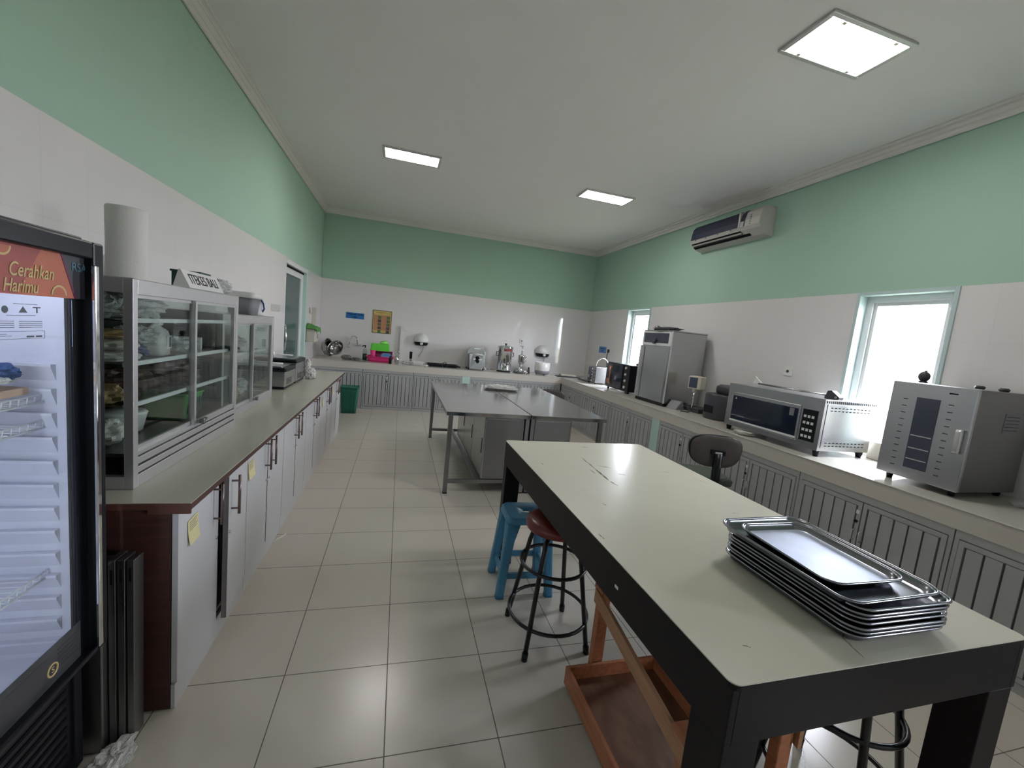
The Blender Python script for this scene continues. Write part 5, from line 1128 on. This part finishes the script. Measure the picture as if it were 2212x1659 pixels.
V = [v for v in b.bm.verts if not (v.co.y < -0.045 and v.co.x > -0.07)]
bmesh.ops.delete(b.bm, geom=V, context='VERTS'); o = b.build('red_label', parent=r); q = o.modifiers.new('t', 'SOLIDIFY'); q.thickness = 0.001
b = MB(); b.tube([(0.0, -0.13, 0.085), (0.0, -0.165, 0.085), (0.0, -0.172, 0.06)], 0.012, m_chrome, 10); b.box(-0.006, 0.006, -0.163, -0.15, 0.09, 0.125, m_black); b.build('spigot', parent=r)
for sx in (-1, 1): b = MB(); b.tube([(sx * 0.134, 0, 0.36), (sx * 0.165, 0, 0.36), (sx * 0.165, 0, 0.29), (sx * 0.134, 0, 0.29)], 0.007, m_black, 8); b.build('side_handle', parent=r)
# juicer
r = thing('juicer', 'slim steel juicer with a tall pusher beside the urn', 'juicer', (3.42, 7.50, Z))
b = MB(); b.lathe([(0.05, 0.0), (0.052, 0.02), (0.035, 0.05), (0.032, 0.16), (0.06, 0.19), (0.062, 0.20)], m_chrome, n=28); b.build('stem', parent=r)
b = MB(); b.lathe([(0.062, 0.195), (0.066, 0.21), (0.068, 0.31), (0.072, 0.33), (0.03, 0.345), (0.022, 0.35)], m_chrome, n=28); b.build('cup', parent=r)
b = MB(); b.cyl((0, 0, 0.35), (0, 0, 0.50), 0.011, m_ss); b.box(-0.05, 0.02, -0.008, 0.008, 0.495, 0.51, m_ss); b.build('pusher', parent=r)
b = MB(); b.tube([(0.06, -0.02, 0.28), (0.10, -0.03, 0.32), (0.12, -0.03, 0.34)], 0.007, m_chrome, 8); b.tube([(0.055, -0.02, 0.22), (0.085, -0.04, 0.235)], 0.008, m_chrome, 8); b.build('lever', parent=r)
r = thing('coiled_cable', 'dark coiled cable and tools heaped at the foot of the juicer', 'cable', (3.36, 7.32, Z)); b = MB(); b.tube([(-0.12, -0.04, 0.06), (-0.11, -0.03, 0.03), (-0.10, 0.0, 0.012), (-0.02, -0.03, 0.012), (0.08, -0.02, 0.012), (0.14, 0.02, 0.02), (0.06, 0.04, 0.03), (-0.04, 0.02, 0.03), (-0.12, 0.03, 0.02)], 0.010, m_dgrey, 8); b.build('cable', parent=r)
b = MB(); b.crumple((0.05, 0.03, 0.03), 0.10, 0.055, 0.03, m_chrome, 0.4, 4, 91); b.build('steel_parts', parent=r)
simple('sauce_bottle', 'small sauce bottle with black cap beside the rice cooker', 'bottle', (3.575, 7.47, Z), lambda b: (b.lathe([(0.026, 0), (0.028, 0.01), (0.027, 0.07), (0.014, 0.09)], m_bagb, n=18), b.lathe([(0.016, 0.09), (0.016, 0.12)], m_black, n=18)))
r = thing('rice_cooker', 'white pot-shaped cooker with grey base near the inner corner', 'rice cooker', (3.835, 7.45, Z))
b = MB(); b.lathe([(0.115, 0.015), (0.135, 0.03), (0.143, 0.085)], m_grey, n=40); b.build('base', parent=r)
b = MB(); b.lathe([(0.143, 0.085), (0.150, 0.12), (0.146, 0.232), (0.135, 0.24), (0.130, 0.238), (0.125, 0.12)], m_cerw, n=40, cap0=False); b.build('bowl', parent=r)
for k in range(3): b = MB(); a = 0.6 + k * 2.09; b.cyl((0.1 * math.cos(a), 0.1 * math.sin(a), 0), (0.1 * math.cos(a), 0.1 * math.sin(a), 0.018), 0.012, m_black); b.build('foot', parent=r)
r = thing('chopping_board', 'pale box lid lying on a dark tray in the counter corner', 'board', (4.36, 7.40, Z), -0.08); b = MB(); b.box(-0.16, 0.14, -0.07, 0.07, 0.022, 0.052, m_tan2); b.build('lid', parent=r, bevel=0.003); b = MB(); b.box(-0.24, 0.22, -0.11, 0.11, 0.0, 0.012, m_dgrey); b.box(-0.18, 0.17, -0.08, 0.08, 0.012, 0.022, m_dgrey); b.build('dark_tray', parent=r, bevel=0.003)
simple('flat_tray', 'thin dark tray lying on the window counter near the corner', 'tray', (4.60, 7.0, Z), lambda b: b.box(-0.15, 0.15, -0.2, 0.13, 0, 0.012, m_dgrey), None, 0.1, bevel=0.002)

# ------------------------------------------------------------------ things on the window counter
r = thing('portable_stove', 'steel tabletop appliance with dials and a big loop handle, left of the toaster oven', 'appliance', (4.56, 6.52, Z), 0.0)
b = MB(); b.box(-0.14, 0.16, -0.14, 0.14, 0.03, 0.30, m_ssd); b.build('body', parent=r, bevel=0.006)
b = MB(); b.box(-0.146, -0.14, 0.0, 0.135, 0.05, 0.285, m_smoke); b.build('glass_front', parent=r); b = MB(); b.cyl((-0.147, 0.09, 0.12), (-0.152, 0.09, 0.12), 0.03, m_grey); b.build('badge', parent=r)
for k in range(5): b = MB(); b.lathe([(0.013, 0), (0.013, 0.014), (0.010, 0.018)], m_chrome, n=14, T=Matrix.Translation((-0.14, -0.03, 0.06 + 0.05 * k)) @ Matrix.Rotation(-PI / 2, 4, 'Y')); b.build('knob', parent=r)
b = MB(); 
for k in range(4): b.box(-0.145, -0.14, -0.12, -0.06, 0.06 + 0.055 * k, 0.075 + 0.055 * k, m_dgrey)
b.build('vent', parent=r)
b = MB(); b.tube([(0.01 + 0.12 * math.cos(a), -0.05, 0.30 + 0.15 * math.sin(a)) for a in [PI * k / 14 for k in range(15)]], 0.008, m_chrome, 10); b.build('loop_handle', parent=r)
b = MB()
for sx in (-0.12, 0.13):
    for sy in (-0.12, 0.12): b.cyl((sx, sy, 0), (sx, sy, 0.03), 0.012, m_black)
b.build('foot', parent=r)
r = thing('toaster_oven', 'black toaster oven with copper coloured handle and dials', 'toaster oven', (4.64, 5.70, Z))
X, L, h0, h1 = 0.20, 0.345, 0.03, 0.425
b = MB(); b.box(-X, X, -L, L, h0, h1, m_black); b.build('body', parent=r, bevel=0.008)
b = MB(); b.box(-X - 0.012, -X, -0.16, L - 0.01, h0 + 0.02, h1 - 0.02, m_ovg); d = b.build('door', parent=r, bevel=0.003)
b = MB(); 
for k in range(2): b.tube([(-X - 0.035, 0.19 - 0.028 * k, h0 + 0.05), (-X - 0.035, 0.19 - 0.028 * k, h1 - 0.05)], 0.0045, m_copper, 8)
b.box(-X - 0.035, -X - 0.012, 0.155, 0.20, h0 + 0.055, h0 + 0.07, m_copper); b.box(-X - 0.035, -X - 0.012, 0.155, 0.20, h1 - 0.07, h1 - 0.055, m_copper); b.build('handle', parent=d)
b = MB(); b.box(-X - 0.014, -X - 0.012, 0.21, 0.30, h0 + 0.06, h0 + 0.14, mat('poster_brown', (0.25, 0.10, 0.06), 0.5)); b.build('food_sticker', parent=d)
for k in range(4): b = MB(); b.lathe([(0.019, 0), (0.019, 0.018), (0.015, 0.022)], m_ivory, n=18, T=Matrix.Translation((-X, -0.25, h0 + 0.06 + 0.095 * k)) @ Matrix.Rotation(-PI / 2, 4, 'Y')); b.build('knob', parent=r)
b = MB()
for sx in (-0.16, 0.16):
    for sy in (-0.30, 0.30): b.cyl((sx, sy, 0), (sx, sy, 0.03), 0.018, m_black)
b.build('foot', parent=r)
simple('bottle_cap', 'small dark knob lying on top of the toaster oven', 'knob', (4.62, 5.47, Z + 0.4255), lambda b: b.lathe([(0.018, 0), (0.024, 0.012), (0.014, 0.032), (0.002, 0.034)], m_dgrey, n=16))
# tall steel cabinet
r = thing('steel_cabinet', 'tall narrow stainless steel cabinet with rounded door on the window counter', 'cabinet', (4.59, 4.69, Z))
X0, X1, L, h0, h1 = -0.225, 0.265, 0.315, 0.035, 0.925
b = MB(); b.box(X0, X1, -L, L, h0, h1, m_ss); b.build('body', parent=r, bevel=0.006)
b = MB(); b.box(X0 - 0.005, X1, -L - 0.006, L + 0.002, h1, h1 + 0.014, m_ss); b.build('top_cap', parent=r, bevel=0.003)
b = MB(); b.box(X0 - 0.012, X0, -L + 0.005, L - 0.005, 0.742, h1 - 0.004, m_aluw); b.box(X0 - 0.015, X0 - 0.012, -0.255, 0.27, 0.775, 0.90, m_smoke); b.cyl((X0 - 0.015, 0.02, 0.80), (X0 - 0.040, 0.02, 0.80), 0.038, m_dgrey, 24); b.build('control_panel', parent=r, bevel=0.002)
b = MB(); Lr = L + 0.03
b.poly([(X0, -L + 0.02, h0 + 0.01), (X0 - 0.035, -L + 0.02, h0 + 0.01), (X0 - 0.035, Lr - 0.09, h0 + 0.01), (X0 - 0.028, Lr - 0.03, h0 + 0.01), (X0 - 0.01, Lr, h0 + 0.01), (X0 + 0.02, Lr, h0 + 0.01)], (0, 0, 0.735 - h0 - 0.01), m_ss); b.build('door', parent=r, bevel=0.003)
b = MB(); b.box(X0 - 0.037, X0 - 0.030, Lr - 0.16, Lr - 0.14, h0 + 0.02, 0.72, m_ssd); b.build('door_groove', parent=r)
b = MB(); b.box(X0 - 0.006, X0 + 0.001, -L, -L + 0.018, h0, h1, m_aluw); b.build('edge_strip', parent=r)
b = MB(); b.box(X0 - 0.005, X1 - 0.01, -L + 0.005, L + 0.0, 0, h0, m_black); b.build('base', parent=r)
r = thing('folded_apron', 'folded dull cloth lying on top of the tall steel cabinet', 'cloth', (4.50, 4.62, Z + 0.9395)); b = MB(); b.crumple((-0.06, 0, 0.02), 0.10, 0.24, 0.022, m_grey, 0.3, 3, 95); b.build('cloth', parent=r)
simple('steel_jar', 'round dull steel lid on the front of the tall cabinet top', 'lid', (4.42, 4.80, Z + 0.940), lambda b: b.lathe([(0.04, 0), (0.045, 0.02), (0.03, 0.055), (0.002, 0.06)], m_ssd, n=18))
# scale with raised display
r = thing('platform_scale', 'white weighing scale head on a slim post beside the tall steel cabinet', 'scale', (4.60, 4.12, Z))
b = MB(); b.box(-0.03, 0.20, -0.12, 0.14, 0.0, 0.05, m_dgrey); b.build('platform', parent=r, bevel=0.004)
b = MB(); b.cyl((-0.025, 0.0, 0.05), (-0.025, 0.0, 0.27), 0.011, m_chrome); b.box(-0.04, -0.01, -0.02, 0.02, 0.24, 0.28, m_aluw); b.build('post', parent=r)
b = MB(); b.box(-0.075, 0.06, -0.075, 0.075, 0.275, 0.425, m_ivory); hd = b.build('display_head', parent=r, bevel=0.008)
b = MB(); b.box(-0.078, -0.075, -0.035, 0.060, 0.29, 0.41, m_screen); b.build('screen', parent=hd)
hd.rotation_euler = (0, 0, 0.45)
r = thing('card_terminal', 'small grey sloping keypad unit on the window counter edge', 'keypad', (4.44, 4.26, Z), 0.25); b = MB(); b.poly([(-0.06, -0.065, 0.0), (0.10, -0.065, 0.0), (0.06, -0.065, 0.10), (0.035, -0.065, 0.10)], (0, 0.15, 0), m_grey); b.build('housing', parent=r, bevel=0.006)
r = thing('curled_cable', 'thin dark cable curled beside the sloping keypad unit', 'cable', (4.46, 4.06, Z)); b = MB(); b.tube([(-0.06, 0.03, 0.008), (0.0, -0.02, 0.008), (0.05, 0.0, 0.012), (0.04, 0.05, 0.06), (0.0, 0.07, 0.07), (-0.03, 0.06, 0.03)], 0.006, m_dgrey, 8); b.build('cable', parent=r)
# air fryer
r = thing('air_fryer', 'rounded dark appliance with raised lid, left of the wide steel oven', 'air fryer', (4.615, 3.72, Z))
b = MB(); b.loft([rrect(0.29, 0.31, 0.13, 0.0), rrect(0.31, 0.33, 0.14, 0.02), rrect(0.31, 0.33, 0.14, 0.26), rrect(0.29, 0.31, 0.13, 0.278)], m_dgrey); b.build('body', parent=r)
b = MB(); b.loft([rrect(0.18, 0.24, 0.07, 0.27, cx=0.07, cy=-0.02), rrect(0.22, 0.28, 0.08, 0.30, cx=0.07, cy=-0.03), rrect(0.22, 0.28, 0.08, 0.355, cx=0.07, cy=-0.03), rrect(0.17, 0.22, 0.07, 0.38, cx=0.07, cy=-0.03)], m_dgrey); b.build('lid', parent=r)
b = MB(); b.box(-0.157, -0.150, -0.06, 0.07, 0.07, 0.15, m_black); b.build('drawer_handle', parent=r)
# wide deck oven
r = thing('deck_oven', 'wide stainless deck oven with dark window and keypad on the window counter', 'oven', (4.54, 2.805, Z))
X, L, h0, h1 = 0.262, 0.468, 0.045, 0.442
b = MB(); b.box(-X, X, -L, L, h0, h1, m_ss); bd = b.build('body', parent=r, bevel=0.004)
b = MB(); b.box(-X - 0.006, -X, -L, L, h0, h1, m_ss); b.build('front_panel', parent=r)
Yo = 2.805
b = MB(); b.box(-X - 0.016, -X - 0.006, 2.515 - Yo, 3.205 - Yo, 0.085, 0.365, m_ss); d = b.build('door', parent=r, bevel=0.004)
b = MB(); b.box(-X - 0.019, -X - 0.016, 2.53 - Yo, 3.195 - Yo, 0.115, 0.335, m_ovg); b.build('door_glass', parent=d)
b = MB(); b.box(-X - 0.024, -X - 0.016, 2.52 - Yo, 3.20 - Yo, 0.098, 0.112, m_aluw); b.box(-X - 0.0215, -X - 0.019, 2.56 - Yo, 2.60 - Yo, 0.27, 0.33, m_grey); b.build('door_trim', parent=d)
b = MB(); b.poly([(-X - 0.0195, 3.15 - Yo, 0.305), (-X - 0.0195, 3.17 - Yo, 0.305), (-X - 0.0195, 3.16 - Yo, 0.325)], (-0.0006, 0, 0), m_alu); b.build('warning_mark', parent=d)
b = MB(); b.box(-X - 0.010, -X - 0.006, 2.375 - Yo, 2.495 - Yo, 0.10, 0.345, m_black); kp = b.build('control_panel', parent=r)
for (row, n) in ((0.29, 3), (0.24, 3), (0.185, 3), (0.135, 3), (0.112, 3)):
    for k in range(n):
        if row == 0.112: continue
        b = MB(); yy_ = 2.470 - Yo - k * 0.032; b.box(-X - 0.0125, -X - 0.010, yy_ - 0.010, yy_ + 0.010, row - 0.010, row + 0.010, m_aluw); b.build('button', parent=kp)
b = MB(); b.box(-X + 0.02, X - 0.02, -L - 0.004, -L, h0 + 0.025, h1 - 0.035, m_ss); sp = b.build('side_panel', parent=r, bevel=0.002)
b = MB()
for z_ in (0.085, 0.108, 0.355, 0.378):
    for k in range(11): b.box(-X + 0.055 + 0.038 * k, -X + 0.075 + 0.038 * k, -L - 0.0055, -L - 0.004, z_, z_ + 0.006, m_void)
b.build('vent_slots', parent=sp)
b = MB(); 
for k in range(26): b.box(-X + 0.01 + 0.020 * k, -X + 0.016 + 0.020 * k, -L - 0.003, -L, h1 - 0.028, h1 - 0.010, m_dgrey)
b.build('top_vent', parent=r)
for sx in (-X + 0.03, X - 0.05):
    for sy in (-L + 0.03, L - 0.03): b = MB(); b.lathe([(0.018, 0), (0.022, 0.02), (0.026, 0.045)], m_black, c=(sx, sy, 0), n=16); b.build('foot', parent=r)
r = thing('oven_peel', 'long steel rod with white scraper and dark block lying on the wide oven', 'peel', (4.45, 2.85, Z + 0.4425))
b = MB(); b.cyl((0.03, 0.30, 0.022), (-0.02, -0.42, 0.022), 0.009, m_ss); b.build('rod', parent=r)
b = MB(); b.poly([(0.03, 0.24, 0.012), (0.03, 0.37, 0.018), (0.03, 0.345, 0.085)], (0.004, 0, 0), m_cerw); b.build('scraper', parent=r)
b = MB(); b.poly([(-0.03, -0.38, 0), (-0.03, -0.49, 0), (-0.03, -0.495, 0.02), (-0.03, -0.43, 0.065), (-0.03, -0.40, 0.06)], (0.05, 0, 0), m_dgrey); b.cyl((-0.034, -0.47, 0.015), (-0.03, -0.47, 0.015), 0.008, m_chrome); b.build('end_block', parent=r, bevel=0.003)
simple('spice_box', 'white plastic box standing behind the wide oven by the window', 'box', (4.86, 2.30, Z), lambda b: b.box(-0.035, 0.035, -0.06, 0.06, 0, 0.14, m_ivory), None, 0.0, bevel=0.004)
simple('low_dish', 'pale folded cloth under the front of the wide oven', 'cloth', (4.25, 3.00, Z), cr(0.05, 0.10, 0.016, m_acw, 0.3, 3, 97))
# upright dehydrator
r = thing('food_dehydrator', 'upright stainless dehydrator with slotted door, in front of the near window', 'dehydrator', (4.60, 1.757, Z))
X, L, h0, h1 = 0.235, 0.212, 0.035, 0.640
b = MB(); b.box(-X, X + 0.03, -L + 0.004, L - 0.004, h0, h1, m_ssd); b.build('body', parent=r, bevel=0.004)
b = MB(); b.box(-X - 0.030, -X - 0.002, -L, L, h0, h1, m_ss); d = b.build('door', parent=r, bevel=0.006)
b = MB(); b.box(-X - 0.0325, -X - 0.030, -0.052, 0.066, 0.105, 0.552, m_smoke); g = b.build('door_window', parent=d)
b = MB()
for z_ in (0.16, 0.23, 0.31): b.box(-X - 0.0335, -X - 0.0325, -0.046, 0.060, z_, z_ + 0.006, m_alu)
b.build('tray_edge', parent=g)
b = MB()
for (yy_, n) in ((0.125, 11), (-0.105, 11)):
    for k in range(n): b.box(-X - 0.0312, -X - 0.0298, yy_ - 0.012, yy_ + 0.012, 0.10 + 0.043 * k, 0.104 + 0.043 * k, m_void)
b.box(-X - 0.0315, -X - 0.0298, -0.125, -0.085, 0.595, 0.603, m_void); b.build('vent_slots', parent=d)
b = MB(); b.loft([rrect(0.022, 0.030, 0.008, 0.26, 4, -X - 0.045, -0.175), rrect(0.030, 0.034, 0.012, 0.275, 4, -X - 0.047, -0.175), rrect(0.030, 0.034, 0.012, 0.385, 4, -X - 0.047, -0.175), rrect(0.022, 0.030, 0.008, 0.40, 4, -X - 0.045, -0.175)], m_alu); b.build('handle', parent=d)
b = MB(); b.box(0.02, 0.16, -L + 0.002, -L + 0.004, 0.40, 0.52, m_grey); 
for k in range(5): b.box(0.03, 0.15, -L + 0.001, -L + 0.002, 0.415 + 0.02 * k, 0.42 + 0.02 * k, m_dgrey)
b.build('rating_label', parent=r)
for sx in (-X + 0.03, X - 0.03):
    for sy in (-L + 0.05, L - 0.05): b = MB(); b.lathe([(0.016, 0), (0.02, 0.035)], m_black, c=(sx, sy, 0), n=16); b.build('foot', parent=r)
b = MB()
for yy_ in (-0.02, -0.13): b.lathe([(0.020, h1), (0.026, h1 + 0.012), (0.018, h1 + 0.022)], m_dgrey, c=(0.12, yy_, 0), n=16)
b.build('top_vent', parent=r)
simple('timer_knob', 'round dark kitchen timer on top of the dehydrator, against the window', 'timer', (4.55, 1.935, Z + 0.6415), lambda b: (b.sphere((0, 0, 0.042), 0.034, 0.030, 0.036, m_dgrey), b.lathe([(0.02, 0), (0.03, 0.012)], m_dgrey, n=18), b.box(-0.002, 0.004, -0.012, 0.004, 0.076, 0.084, m_grey)))
r = thing('kitchen_scale', 'low black box on the window counter at the right edge of the picture', 'scale', (4.60, 1.18, Z), 0.0); b = MB(); b.box(-0.10, 0.16, -0.16, 0.14, 0.012, 0.075, m_black); b.build('body', parent=r, bevel=0.012, seg=3); b = MB(); b.box(-0.105, -0.1, -0.08, 0.10, 0.025, 0.055, m_grey); b.build('display', parent=r); b = MB(); b.box(-0.08, 0.13, -0.13, 0.11, 0.0, 0.014, m_dgrey); b.build('foot', parent=r)
r = thing('crumpled_tissue', 'scrap of clear film beside the dehydrator', 'film', (4.68, 1.42, Z)); b = MB(); b.crumple((0, 0, 0.012), 0.05, 0.045, 0.012, m_bagc, 0.4, 3, 99); b.build('film', parent=r)
